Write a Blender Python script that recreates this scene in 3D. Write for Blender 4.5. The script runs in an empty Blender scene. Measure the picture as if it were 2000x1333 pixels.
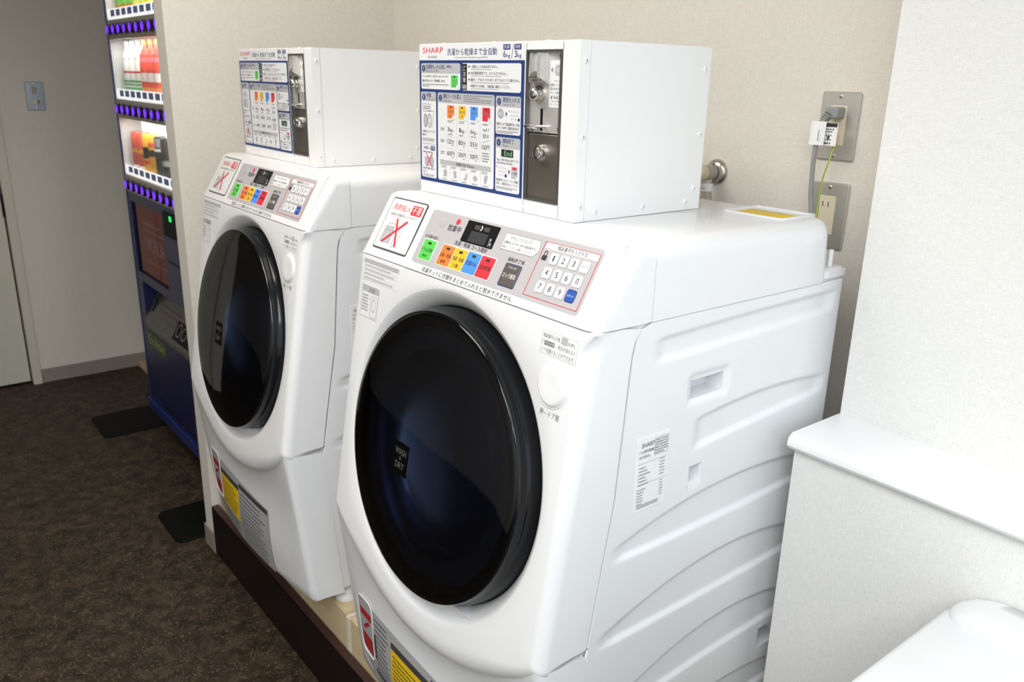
import bpy, bmesh, math, random
from mathutils import Vector, Matrix
random.seed(7)
S = bpy.context.scene
COL = S.collection

# ------------------------------------------------------------------ camera
def cam_setup():
    pos = Vector((-0.805619, -0.879117, 1.449357))
    yaw, pitch, roll = 0.899798, -0.308512, 0.0212957
    f = Vector((math.cos(pitch)*math.cos(yaw), math.cos(pitch)*math.sin(yaw), math.sin(pitch)))
    r = Vector((math.sin(yaw), -math.cos(yaw), 0)); u = r.cross(f)
    r2 = math.cos(roll)*r + math.sin(roll)*u; u2 = -math.sin(roll)*r + math.cos(roll)*u
    cd = bpy.data.cameras.new('camera'); co = bpy.data.objects.new('camera', cd); COL.objects.link(co)
    m = Matrix.Identity(4)
    for i in range(3):
        m[i][0] = r2[i]; m[i][1] = u2[i]; m[i][2] = -f[i]; m[i][3] = pos[i]
    co.matrix_world = m
    cd.sensor_width = 36; cd.lens = 1623.44*36/2000; cd.clip_start = 0.02
    cd.dof.use_dof = True; cd.dof.focus_distance = 1.25; cd.dof.aperture_fstop = 9
    S.camera = co
cam_setup()

# ------------------------------------------------------------------ world, lights, exposure
W = bpy.data.worlds.new('world'); S.world = W; W.use_nodes = True
W.node_tree.nodes['Background'].inputs[0].default_value = (0.80, 0.90, 1.0, 1)
W.node_tree.nodes['Background'].inputs[1].default_value = 1.0
S.view_settings.view_transform = 'Standard'; S.view_settings.look = 'None'
S.view_settings.gamma = 1; S.view_settings.use_curve_mapping = False
S.view_settings.exposure = 0.0

def area(name, loc, target, sx, sy, power, color, spread=180):
    l = bpy.data.lights.new(name, 'AREA'); l.shape = 'RECTANGLE'; l.size = sx; l.size_y = sy
    l.energy = power; l.color = color; l.spread = math.radians(spread)
    o = bpy.data.objects.new(name, l); COL.objects.link(o); o.location = loc
    o.rotation_euler = (Vector(target)-Vector(loc)).to_track_quat('-Z', 'Y').to_euler()
    return o
# daylight through the window in the wall behind the camera
area('window_daylight', (-0.75, -2.62, 1.45), (-0.75, 0, 1.25), 2.5, 1.7, 5, (0.85, 0.93, 1.0))
# three unseen ceiling fills added to fit the brightness; their housings come further down
FILL_LAMPS = ((-1.25, -0.80, 1.1, 27, (0.95, 0.97, 1.0)), (-0.70, 0.70, 0.8, 20.5, (1.0, 0.95, 0.86)), (-1.50, -1.90, 1.1, 40, (0.87, 0.95, 1.0)))
for lx, ly, ls, le, lc in FILL_LAMPS: area('ceiling_fill_light', (lx, ly, 2.36), (lx, ly, 0), ls, ls, le, lc, 180 if ls < 1 else 169)

# ------------------------------------------------------------------ materials
MATS = {}
def mat(name, col, rough=0.5, metal=0.0, coat=0.0, emit=None, estr=0.0, spec=0.5, var=0.0, vscale=40, bump=0.0, bscale=200):
    if name in MATS: return MATS[name]
    m = bpy.data.materials.new(name); m.use_nodes = True; MATS[name] = m
    nt = m.node_tree; b = nt.nodes['Principled BSDF']
    c = (*col, 1)
    b.inputs['Base Color'].default_value = c; b.inputs['Roughness'].default_value = rough
    b.inputs['Metallic'].default_value = metal; b.inputs['Coat Weight'].default_value = coat
    b.inputs['Coat Roughness'].default_value = 0.06
    b.inputs['Specular IOR Level'].default_value = spec
    if emit:
        b.inputs['Emission Color'].default_value = (*emit, 1); b.inputs['Emission Strength'].default_value = estr
    if var or bump:
        tc = nt.nodes.new('ShaderNodeTexCoord')
        if var:
            n = nt.nodes.new('ShaderNodeTexNoise'); n.inputs['Scale'].default_value = vscale; n.inputs['Detail'].default_value = 5
            nt.links.new(tc.outputs['Object'], n.inputs['Vector'])
            mx = nt.nodes.new('ShaderNodeMix'); mx.data_type = 'RGBA'
            mx.inputs[6].default_value = tuple(x*(1-var) for x in col)+(1,)
            mx.inputs[7].default_value = tuple(min(1, x*(1+var)) for x in col)+(1,)
            nt.links.new(n.outputs['Fac'], mx.inputs[0]); nt.links.new(mx.outputs[2], b.inputs['Base Color'])
        if bump:
            n = nt.nodes.new('ShaderNodeTexNoise'); n.inputs['Scale'].default_value = bscale
            nt.links.new(tc.outputs['Object'], n.inputs['Vector'])
            bp = nt.nodes.new('ShaderNodeBump'); bp.inputs['Strength'].default_value = bump; bp.inputs['Distance'].default_value = 0.002
            nt.links.new(n.outputs['Fac'], bp.inputs['Height']); nt.links.new(bp.outputs['Normal'], b.inputs['Normal'])
    return m

def wallpaper(name, col):
    m = mat(name, col, 0.85, spec=0.2); nt = m.node_tree; b = nt.nodes['Principled BSDF']
    tc = nt.nodes.new('ShaderNodeTexCoord')
    outs = []
    for sc in ((900, 900, 90), (110, 110, 900)):
        mp = nt.nodes.new('ShaderNodeMapping'); mp.inputs['Scale'].default_value = sc
        n = nt.nodes.new('ShaderNodeTexNoise'); n.inputs['Scale'].default_value = 1.0; n.inputs['Detail'].default_value = 2
        nt.links.new(tc.outputs['Object'], mp.inputs['Vector']); nt.links.new(mp.outputs[0], n.inputs['Vector']); outs.append(n.outputs['Fac'])
    ad = nt.nodes.new('ShaderNodeMath'); ad.operation = 'ADD'
    nt.links.new(outs[0], ad.inputs[0]); nt.links.new(outs[1], ad.inputs[1])
    mr = nt.nodes.new('ShaderNodeMapRange'); mr.inputs[1].default_value = 0.6; mr.inputs[2].default_value = 1.4
    nt.links.new(ad.outputs[0], mr.inputs[0])
    mx = nt.nodes.new('ShaderNodeMix'); mx.data_type = 'RGBA'
    mx.inputs[6].default_value = tuple(x*0.88 for x in col)+(1,); mx.inputs[7].default_value = tuple(min(1, x*1.07) for x in col)+(1,)
    nt.links.new(mr.outputs[0], mx.inputs[0]); nt.links.new(mx.outputs[2], b.inputs['Base Color'])
    bp = nt.nodes.new('ShaderNodeBump'); bp.inputs['Strength'].default_value = 0.35; bp.inputs['Distance'].default_value = 0.0012
    nt.links.new(ad.outputs[0], bp.inputs['Height']); nt.links.new(bp.outputs['Normal'], b.inputs['Normal'])
    return m

def linoleum():
    m = mat('brown_linoleum', (0.05, 0.04, 0.03), 0.55, spec=0.22); nt = m.node_tree; b = nt.nodes['Principled BSDF']
    tc = nt.nodes.new('ShaderNodeTexCoord')
    def noise(scale, detail=6, dist=0.0):
        n = nt.nodes.new('ShaderNodeTexNoise'); n.inputs['Scale'].default_value = scale; n.inputs['Detail'].default_value = detail
        n.inputs['Distortion'].default_value = dist; nt.links.new(tc.outputs['Object'], n.inputs['Vector']); return n
    def ramp(src, pts):
        r = nt.nodes.new('ShaderNodeValToRGB'); nt.links.new(src, r.inputs[0])
        e = r.color_ramp.elements
        e[0].position, e[0].color = pts[0][0], (*pts[0][1], 1); e[1].position, e[1].color = pts[1][0], (*pts[1][1], 1)
        for p, c in pts[2:]:
            x = e.new(p); x.color = (*c, 1)
        return r
    a = ramp(noise(22, 8, 0.6).outputs['Fac'], [(0.30, (0.011, 0.0075, 0.0055)), (0.70, (0.062, 0.043, 0.028)), (0.5, (0.030, 0.0205, 0.0135))])
    g = ramp(noise(85, 3, 2.6).outputs['Fac'], [(0.57, (0, 0, 0)), (0.66, (1, 1, 1))])
    o = ramp(noise(40, 5, 1.0).outputs['Fac'], [(0.28, (1, 1, 1)), (0.42, (0, 0, 0))])
    m1 = nt.nodes.new('ShaderNodeMix'); m1.data_type = 'RGBA'; m1.inputs[7].default_value = (0.17, 0.122, 0.062, 1)
    nt.links.new(a.outputs[0], m1.inputs[6])
    sc = nt.nodes.new('ShaderNodeMath'); sc.operation = 'MULTIPLY'; sc.inputs[1].default_value = 0.95
    nt.links.new(g.outputs[0], sc.inputs[0]); nt.links.new(sc.outputs[0], m1.inputs[0])
    m2 = nt.nodes.new('ShaderNodeMix'); m2.data_type = 'RGBA'; m2.inputs[7].default_value = (0.010, 0.009, 0.0075, 1)
    s2 = nt.nodes.new('ShaderNodeMath'); s2.operation = 'MULTIPLY'; s2.inputs[1].default_value = 0.7
    nt.links.new(o.outputs[0], s2.inputs[0]); nt.links.new(s2.outputs[0], m2.inputs[0])
    nt.links.new(m1.outputs[2], m2.inputs[6]); nt.links.new(m2.outputs[2], b.inputs['Base Color'])
    return m

def pane(name, tint, rough=0.02, ior=1.5):
    m = bpy.data.materials.new(name); m.use_nodes = True; MATS[name] = m; nt = m.node_tree; nt.nodes.clear()
    out = nt.nodes.new('ShaderNodeOutputMaterial'); mx = nt.nodes.new('ShaderNodeMixShader')
    t = nt.nodes.new('ShaderNodeBsdfTransparent'); t.inputs[0].default_value = (*tint, 1)
    g = nt.nodes.new('ShaderNodeBsdfGlossy'); g.inputs['Roughness'].default_value = rough
    fr = nt.nodes.new('ShaderNodeFresnel'); fr.inputs[0].default_value = ior
    nt.links.new(fr.outputs[0], mx.inputs[0]); nt.links.new(t.outputs[0], mx.inputs[1]); nt.links.new(g.outputs[0], mx.inputs[2])
    nt.links.new(mx.outputs[0], out.inputs[0]); return m

def brushed(name, col, rough=0.32, vert=True, metal=1.0):
    m = mat(name, col, rough, metal=metal); nt = m.node_tree; b = nt.nodes['Principled BSDF']
    tc = nt.nodes.new('ShaderNodeTexCoord'); mp = nt.nodes.new('ShaderNodeMapping')
    mp.inputs['Scale'].default_value = (1500, 1500, 12) if vert else (1500, 12, 1500)
    n = nt.nodes.new('ShaderNodeTexNoise'); n.inputs['Scale'].default_value = 1
    nt.links.new(tc.outputs['Object'], mp.inputs[0]); nt.links.new(mp.outputs[0], n.inputs['Vector'])
    bp = nt.nodes.new('ShaderNodeBump'); bp.inputs['Strength'].default_value = 0.12; bp.inputs['Distance'].default_value = 0.0005
    nt.links.new(n.outputs['Fac'], bp.inputs['Height']); nt.links.new(bp.outputs['Normal'], b.inputs['Normal'])
    return m

WALL = wallpaper('cream_wallpaper', (0.76, 0.72, 0.655))
WALL_LIT = wallpaper('lit_wallpaper', (0.80, 0.79, 0.765))  # same wallpaper in a lighter copy; the stronger light is in its colour
LINO = linoleum()
WHITE = mat('white_plastic', (0.84, 0.84, 0.845), 0.28, coat=0.25, var=0.008, vscale=8)
WHITE2 = mat('white_enamel_steel', (0.83, 0.835, 0.85), 0.30, coat=0.3, var=0.008, vscale=6)
BOXW = mat('white_powder_coat', (0.86, 0.86, 0.85), 0.42, bump=0.03, bscale=900)
SHELLG = mat('pale_grey_plastic', (0.66, 0.67, 0.68), 0.4)
GREYP = mat('grey_panel_print', (0.50, 0.475, 0.485), 0.38, coat=0.3)
HDRG = mat('light_grey_print', (0.48, 0.48, 0.50), 0.5)
PAPER = mat('white_sticker', (0.86, 0.86, 0.85), 0.45)
PAPERG = mat('off_white_print', (0.80, 0.80, 0.815), 0.45)
INK = mat('dark_print_ink', (0.025, 0.025, 0.03), 0.5)
INKG = mat('grey_print_ink', (0.22, 0.22, 0.23), 0.55)
INKL = mat('pale_grey_print_ink', (0.42, 0.42, 0.42), 0.55)
NAVY = mat('navy_print', (0.020, 0.048, 0.185), 0.4)
REDI = mat('red_print', (0.72, 0.035, 0.055), 0.4)
GRN = mat('green_print', (0.10, 0.60, 0.09), 0.4)
ORG = mat('orange_print', (0.86, 0.22, 0.04), 0.4)
YEL = mat('yellow_print', (0.84, 0.50, 0.03), 0.4)
BLU = mat('blue_print', (0.075, 0.29, 0.85), 0.4)
YLAB = mat('yellow_label', (0.80, 0.52, 0.01), 0.5)
LABG = mat('grey_label_film', (0.42, 0.42, 0.43), 0.4, coat=0.3)
BLACKP = mat('black_gloss_plastic', (0.004, 0.005, 0.007), 0.16, coat=0.1, spec=0.35)
BLACKM = mat('black_matte', (0.008, 0.008, 0.009), 0.6, spec=0.15)
DARKDISP = mat('smoked_display', (0.010, 0.011, 0.012), 0.15)
DISPG = mat('display_window_grey', (0.045, 0.046, 0.05), 0.3)
UNLK = mat('brown_grey_button', (0.11, 0.095, 0.085), 0.35, coat=0.3)
STEEL = brushed('brushed_steel', (0.74, 0.72, 0.69), 0.48, metal=0.7)
STEELD = brushed('dark_steel_door', (0.34, 0.305, 0.275), 0.45)
FRAMEG = mat('grey_metal_frame', (0.16, 0.16, 0.155), 0.4, metal=0.7)
CHROME = mat('chrome', (0.72, 0.71, 0.70), 0.12, metal=1.0)
NICKEL = mat('nickel', (0.58, 0.55, 0.50), 0.2, metal=1.0)
PLATE = brushed('satin_steel_plate', (0.62, 0.61, 0.58), 0.50)
IVORY = mat('ivory_plastic', (0.78, 0.70, 0.53), 0.4)
GREYC = mat('grey_pvc_cord', (0.30, 0.30, 0.305), 0.5)
CREAMW = mat('cream_painted_wood', (0.62, 0.50, 0.31), 0.55, var=0.14, vscale=14, bump=0.1, bscale=60)
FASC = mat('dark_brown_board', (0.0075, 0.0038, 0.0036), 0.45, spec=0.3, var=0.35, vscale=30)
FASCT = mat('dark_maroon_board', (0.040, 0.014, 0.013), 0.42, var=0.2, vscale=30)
BASEB = mat('taupe_vinyl_baseboard', (0.30, 0.26, 0.225), 0.55, var=0.05)
CERAM = mat('white_ceramic', (0.74, 0.755, 0.76), 0.2, coat=0.4)
CAPW = mat('white_laminate', (0.87, 0.87, 0.865), 0.32, coat=0.2)
DOORB = mat('beige_painted_door', (0.62, 0.60, 0.52), 0.5, var=0.03)
VBLUE = mat('navy_blue_enamel', (0.012, 0.014, 0.070), 0.38, coat=0.05, spec=0.35)
VBLUE2 = mat('lit_navy_enamel', (0.012, 0.028, 0.16), 0.35, coat=0.2)  # cabinet navy again, brightened in colour to look lit
RUBBER = mat('black_rubber', (0.003, 0.003, 0.003), 0.6, spec=0.12, bump=0.15, bscale=300)
VWHITE = mat('display_white', (0.78, 0.78, 0.76), 0.5)
STRIP = mat('taupe_button_strip', (0.40, 0.36, 0.31), 0.45)
PURP = mat('purple_button_light', (0.05, 0.01, 0.5), 0.4, emit=(0.13, 0.015, 1.0), estr=1.7)
GLED = mat('green_led', (0.0, 0.3, 0.05), 0.4, emit=(0.02, 1.0, 0.16), estr=1.2)
ENDG = mat('green_segment_print', (0.25, 0.60, 0.30), 0.5)
POSTER = mat('red_brown_poster', (0.40, 0.060, 0.045), 0.6, spec=0.2)
POSTW = mat('faded_white_print', (0.66, 0.46, 0.42), 0.5)
SMOKE = mat('smoked_flap', (0.045, 0.041, 0.034), 0.3, coat=0.2)
ECOG = mat('green_sticker', (0.040, 0.080, 0.025), 0.5)
ECOY = mat('yellow_lettering', (0.50, 0.48, 0.18), 0.5)
GYSTR = mat('green_yellow_wire', (0.55, 0.55, 0.02), 0.45)
WIREG = mat('green_wire_stripe', (0.05, 0.35, 0.10), 0.45)
BLUETAG = mat('blue_price_print', (0.20, 0.27, 0.62), 0.5)
GLASS = pane('clear_glass', (0.96, 0.98, 0.97), ior=1.3)
PFILM = pane('poster_film', (0.95, 0.95, 0.95), ior=1.14)
DGLASS = pane('smoked_door_glass', (0.46, 0.51, 0.62), rough=0.03)

# ------------------------------------------------------------------ geometry helpers
class F:
    def __init__(s, o, eu, ev, ew):
        s.o, s.u, s.v, s.w = Vector(o), Vector(eu), Vector(ev), Vector(ew)
    def __call__(s, u, v, w=0.0): return s.o+s.u*u+s.v*v+s.w*w
WF = F((0, 0, 0), (1, 0, 0), (0, 1, 0), (0, 0, 1))

_T = {}
def glyphs(s):
    if s in _T: return _T[s]
    c = bpy.data.curves.new('t', 'FONT'); c.body = s; c.resolution_u = 2; c.size = 1
    o = bpy.data.objects.new('t', c); COL.objects.link(o)
    bpy.context.view_layer.update()
    me = o.evaluated_get(bpy.context.evaluated_depsgraph_get()).to_mesh()
    vs = [(v.co.x, v.co.y) for v in me.vertices]; fs = [tuple(p.vertices) for p in me.polygons]
    bpy.data.objects.remove(o); bpy.data.curves.remove(c)
    if not vs: _T[s] = ([], []); return _T[s]
    x0 = min(a for a, b in vs); x1 = max(a for a, b in vs); y0 = min(b for a, b in vs); y1 = max(b for a, b in vs)
    _T[s] = ([((a-x0)/max(1e-6, x1-x0), (b-y0)/max(1e-6, y1-y0)) for a, b in vs], fs)
    return _T[s]

class MB:
    def __init__(s): s.v = []; s.f = []
    def poly(s, pts):
        n = len(s.v); s.v += [Vector(p) for p in pts]; s.f.append(tuple(range(n, n+len(pts)))); return s
    def quad(s, fr, u0, v0, u1, v1, w=0.0): return s.poly([fr(u0, v0, w), fr(u1, v0, w), fr(u1, v1, w), fr(u0, v1, w)])
    def gquad(s, fr, u0, v0, u1, v1, w=0.0, n=10):
        for i in range(n):
            for j in range(6): s.quad(fr, u0+(u1-u0)*i/n, v0+(v1-v0)*j/6, u0+(u1-u0)*(i+1)/n, v0+(v1-v0)*(j+1)/6, w)
        return s
    def mesh(s, vs, fs):
        n = len(s.v); s.v += [Vector(p) for p in vs]; s.f += [tuple(i+n for i in f) for f in fs]; return s
    def extr(s, fr, pts, w0, w1, cap0=True, cap1=True):
        n = len(pts); a = [fr(u, v, w0) for u, v in pts]; b = [fr(u, v, w1) for u, v in pts]
        fs = [(i, (i+1) % n, n+(i+1) % n, n+i) for i in range(n)]
        if cap1: fs.append(tuple(range(n, 2*n)))
        if cap0: fs.append(tuple(range(n-1, -1, -1)))
        return s.mesh(a+b, fs)
    def box(s, x0, x1, y0, y1, z0, z1): return s.extr(WF, [(x0, y0), (x1, y0), (x1, y1), (x0, y1)], z0, z1)
    def bx(s, fr, u0, v0, u1, v1, w0, w1): return s.extr(fr, [(u0, v0), (u1, v0), (u1, v1), (u0, v1)], w0, w1)
    @staticmethod
    def rr(u0, v0, u1, v1, r, n=4):
        P = []; r = min(r, (u1-u0)/2-1e-5, (v1-v0)/2-1e-5)
        for cx, cy, a0 in ((u1-r, v0+r, -90), (u1-r, v1-r, 0), (u0+r, v1-r, 90), (u0+r, v0+r, 180)):
            for i in range(n+1):
                a = math.radians(a0+90*i/n); P.append((cx+r*math.cos(a), cy+r*math.sin(a)))
        return P
    def rrect(s, fr, u0, v0, u1, v1, r, w0, w1, cham=0.0):
        if cham > 0:
            P0 = s.rr(u0, v0, u1, v1, r); P1 = s.rr(u0+cham, v0+cham, u1-cham, v1-cham, max(1e-5, r-cham))
            n = len(P0); a = [fr(*p, w0) for p in P0]; b = [fr(*p, w1-cham) for p in P0]; c = [fr(*p, w1) for p in P1]
            fs = [(k*n+i, k*n+(i+1) % n, (k+1)*n+(i+1) % n, (k+1)*n+i) for k in range(2) for i in range(n)]
            fs.append(tuple(range(2*n, 3*n))); return s.mesh(a+b+c, fs)
        return s.extr(fr, s.rr(u0, v0, u1, v1, r), w0, w1)
    def rframe(s, fr, u0, v0, u1, v1, r, t, w0, w1):
        P0 = s.rr(u0, v0, u1, v1, r); P1 = s.rr(u0+t, v0+t, u1-t, v1-t, max(r-t, 0.0003)); n = len(P0)
        vs = [fr(*p, w) for P, w in ((P0, w0), (P0, w1), (P1, w1), (P1, w0)) for p in P]
        return s.mesh(vs, [(k*n+i, k*n+(i+1) % n, (k+1)*n+(i+1) % n, (k+1)*n+i) for k in range(3) for i in range(n)])
    def lathe(s, fr, prof, n=32, su=1.0, sv=1.0, cap=True):
        vs = [fr(r*su*math.cos(2*math.pi*i/n), r*sv*math.sin(2*math.pi*i/n), w) for r, w in prof for i in range(n)]
        k = len(prof); fs = [(j*n+i, j*n+(i+1) % n, (j+1)*n+(i+1) % n, (j+1)*n+i) for j in range(k-1) for i in range(n)]
        if cap: fs.append(tuple(range((k-1)*n, k*n))); fs.append(tuple(range(n-1, -1, -1)))
        return s.mesh(vs, fs)
    def cyl(s, fr, u, v, r, w0, w1, n=24, ch=0.0):
        g = F(fr(u, v, 0), fr.u, fr.v, fr.w)
        return s.lathe(g, [(r, w0), (r, w1-ch), (r-ch, w1)] if ch else [(r, w0), (r, w1)], n)
    def tube(s, path, r, n=10, cap=True):
        path = [Vector(p) for p in path]; vs = []; up = None
        for i, p in enumerate(path):
            d = (path[min(i+1, len(path)-1)]-path[max(i-1, 0)]).normalized()
            if up is None: up = Vector((0, 0, 1)) if abs(d.z) < .9 else Vector((1, 0, 0))
            a = d.cross(up).normalized(); b = a.cross(d).normalized(); up = b
            rr = r[i] if isinstance(r, (list, tuple)) else r
            vs += [p+(a*math.cos(2*math.pi*k/n)+b*math.sin(2*math.pi*k/n))*rr for k in range(n)]
        m = len(path); fs = [(j*n+k, (j+1)*n+k, (j+1)*n+(k+1) % n, j*n+(k+1) % n) for j in range(m-1) for k in range(n)]
        if cap: fs += [tuple(range(n)), tuple(range((m-1)*n+n-1, (m-1)*n-1, -1))]
        return s.mesh(vs, fs)
    def line(s, fr, p0, p1, t, w):
        d = Vector((p1[0]-p0[0], p1[1]-p0[1])); d.normalize(); n = Vector((-d.y, d.x))*t/2
        return s.poly([fr(p0[0]-n.x, p0[1]-n.y, w), fr(p1[0]-n.x, p1[1]-n.y, w), fr(p1[0]+n.x, p1[1]+n.y, w), fr(p0[0]+n.x, p0[1]+n.y, w)])
    def text(s, fr, t, u0, v0, u1, v1, w):
        vs, fs = glyphs(t)
        return s.mesh([fr(u0+(u1-u0)*a, v0+(v1-v0)*b, w) for a, b in vs], fs)
    def dashes(s, fr, u0, v0, u1, v1, rows, w, seed=1, fill=0.55, endfrac=0.75):
        R = random.Random(seed); h = (v1-v0)/rows
        for i in range(rows):
            vb = v1-h*(i+1)+h*(1-fill)/2; u = u0; ue = u0+(u1-u0)*(1 if i < rows-1 else R.uniform(endfrac, 1))
            while u < ue:
                L = h*fill*R.uniform(0.5, 2.2); s.quad(fr, u, vb, min(ue, u+L), vb+h*fill, w); u += L+h*fill*R.uniform(0.25, 0.5)
        return s
    def loft(s, prof, flags, y0, y1, r, seg=5, ax=1):
        """profile in (x,z) swept along y with rounded ends; only flagged edges are drawn in at the ends"""
        n = len(prof)
        def inset(d):
            out = []
            L = []
            for i in range(n):
                a = Vector(prof[i]); b = Vector(prof[(i+1) % n]); t = (b-a).normalized(); nn = Vector((-t.y, t.x))
                L.append((a+nn*(d if flags[i] else 0)*sgn, t))
            for i in range(n):
                (p, t), (q, k) = L[i-1], L[i]
                c = t.x*k.y-t.y*k.x
                if abs(c) < 1e-6: out.append(q.copy()); continue
                e = q-p; out.append(p+t*((e.x*k.y-e.y*k.x)/c))
            return out
        ar = sum(prof[i][0]*prof[(i+1) % n][1]-prof[(i+1) % n][0]*prof[i][1] for i in range(n)); sgn = 1 if ar > 0 else -1
        secs = []
        for k in range(seg+1):
            a = math.pi/2*k/seg; secs.append((y0+r*(1-math.sin(a)), r*(1-math.cos(a))))
        lo = [(y0+r*(1-math.cos(math.pi/2*k/seg)), r*(1-math.sin(math.pi/2*k/seg))) for k in range(seg+1)]
        hi = [(y1-(y-y0), d) for y, d in reversed(lo)]
        vs = []
        for y, d in lo+hi:
            for p in inset(d): vs.append((p.x, y, p.y))
        m = len(lo)*2; fs = [(j*n+i, j*n+(i+1) % n, (j+1)*n+(i+1) % n, (j+1)*n+i) for j in range(m-1) for i in range(n)]
        fs += [tuple(range(n-1, -1, -1)), tuple(range((m-1)*n, m*n))]
        return s.mesh(vs, fs)
    def build(s, name, m, parent=None, origin=(0, 0, 0), smooth=True, bevel=0.0, seg=2, ang=35, label=None):
        o3 = Vector(origin); me = bpy.data.meshes.new(name)
        me.from_pydata([v-o3 for v in s.v], [], s.f)
        bm = bmesh.new(); bm.from_mesh(me)
        bmesh.ops.remove_doubles(bm, verts=bm.verts, dist=1e-6)
        if len(bm.faces) < 60000 and name not in ('lettering',): bmesh.ops.recalc_face_normals(bm, faces=bm.faces) if bevel or name in CLOSED else None
        if bevel:
            es = [e for e in bm.edges if len(e.link_faces) == 2 and e.calc_face_angle(0) > math.radians(30)]
            bmesh.ops.bevel(bm, geom=es, offset=bevel, segments=seg, affect='EDGES', clamp_overlap=True)
        bm.to_mesh(me); bm.free()
        if smooth:
            for p in me.polygons: p.use_smooth = True
            me.set_sharp_from_angle(angle=math.radians(ang))
        me.materials.append(m)
        o = bpy.data.objects.new(name, me); COL.objects.link(o)
        if parent is not None: o.parent = parent
        if parent is not None and ('lettering' in name or name.endswith('_print') or name in ('pictograms', 'socket_slots', 'printed_tag', 'display_segment', 'flap_pictogram', 'header_band', 'strain_relief')): o['kind'] = 'stuff'
        if label: o['label'] = label
        return o
CLOSED = set()

def thing(name, label, cat, loc=(0, 0, 0), group=None):
    o = bpy.data.objects.new(name, None); COL.objects.link(o); o.location = loc; o.empty_display_size = 0.05
    o['label'] = label; o['category'] = cat
    if group: o['group'] = group
    return o
def tag(o, label, cat, group=None):
    o['label'] = label; o['category'] = cat
    if group: o['group'] = group
    return o
def struct(o, label=None, cat=None):
    o['kind'] = 'structure'
    if label: o['label'] = label
    if cat: o['category'] = cat
    return o
def copy_tree(o, parent=None):
    c = o.copy(); COL.objects.link(c); c.parent = parent
    for ch in list(o.children): copy_tree(ch, c)
    return c

# ------------------------------------------------------------------ the setting
ZC = 2.42
def B(name, m, x0, x1, y0, y1, z0, z1, bevel=0.0, parent=None):
    return MB().box(x0, x1, y0, y1, z0, z1).build(name, m, parent, bevel=bevel, smooth=bool(bevel))
struct(B('floor', LINO, -2.5, 1.3, -2.75, 6.6, -0.05, 0.0), 'dark brown mottled linoleum floor', 'floor')
struct(B('ceiling', mat('ceiling_white', (0.72, 0.70, 0.66), 0.8), -2.5, 1.3, -2.75, 6.6, ZC, ZC+.05), 'plain off white ceiling above the laundry corner', 'ceiling')
struct(B('wall_back', WALL, 0.585, 0.70, -0.32, 3.45, 0, ZC), 'cream linen wallpaper wall behind the washing machines', 'wall')
wp = struct(B('wall_partition', WALL, -0.100, 0.585, 1.486, 1.560, 0, ZC), 'narrow cream partition wall between washer and vending machine', 'wall')
struct(B('wall_far', WALL, -0.252, 1.3, 3.446, 3.55, 0, ZC), 'shaded beige wall with switch plate beyond the vending machine', 'wall')
struct(B('wall_corridor', WALL, -1.20, -1.10, 3.446, 6.6, 0, ZC), 'corridor side wall out of view', 'wall')
struct(B('wall_over_door', WALL, -1.20, -0.252, 3.446, 3.55, 2.06, ZC), 'wall strip above the beige door', 'wall')
struct(B('wall_left', WALL, -2.5, -2.4, -2.75, 6.6, 0, ZC), 'cream wall opposite the washing machines', 'wall')
struct(B('wall_end', WALL, -2.4, -1.2, 6.5, 6.6, 0, ZC), 'corridor end wall', 'wall')
struct(B('wall_chase', WALL_LIT, 0.43, 0.70, -2.75, -0.21, 0, ZC), 'wallpaper wall coloured lighter as if lit, rising behind the white ledge', 'wall')
struct(B('wall_low', WALL_LIT, 0.307, 0.43, -2.75, -0.21, 0, 0.897), 'low wallpapered half wall beside the near washing machine', 'wall')
cap = MB().loft([(0.288, 0.902), (0.293, 0.896), (0.436, 0.896), (0.436, 0.921), (0.299, 0.921), (0.291, 0.916), (0.288, 0.909)], [0]*7, -2.7, -0.207, 0.001, 1).build('trim_1', CAPW)
struct(cap, 'white rounded ledge board capping the low wall', 'ledge')
# wall behind the camera with its window opening
for nm, a in (('wall_rear', (-2.4, 1.3, 0, 0.55)), ('wall_rear_header', (-2.4, 1.3, 2.32, ZC))):
    struct(B(nm, WALL, a[0], a[1], -2.75, -2.65, a[2], a[3]), 'wall behind the camera with the window', 'wall')
for x0, x1 in ((-2.4, -2.05), (0.55, 1.3)): struct(B('wall_rear_pier', WALL, x0, x1, -2.75, -2.65, 0.55, 2.32), 'wall beside the window behind the camera', 'wall')
win = struct(MB().rframe(F((0, -2.68, 0), (1, 0, 0), (0, 0, 1), (0, -1, 0)), -2.05, .55, .55, 2.32, .005, .05, -.03, .03).build('window_1', CAPW), 'white framed window behind the camera', 'window')
# baseboards
struct(MB().box(-0.252, 0.60, 3.440, 3.446, 0, 0.066).build('baseboard_far', BASEB, smooth=False), 'taupe vinyl baseboard along the far wall', 'baseboard')
bb = MB().box(-0.106, -0.100, 1.482, 1.566, 0, 0.068); bb.box(-0.1, 0.2, 1.560, 1.566, 0, 0.068)
struct(bb.build('baseboard_partition', BASEB, smooth=False), 'taupe vinyl baseboard wrapping the end of the partition wall', 'baseboard')
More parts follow.
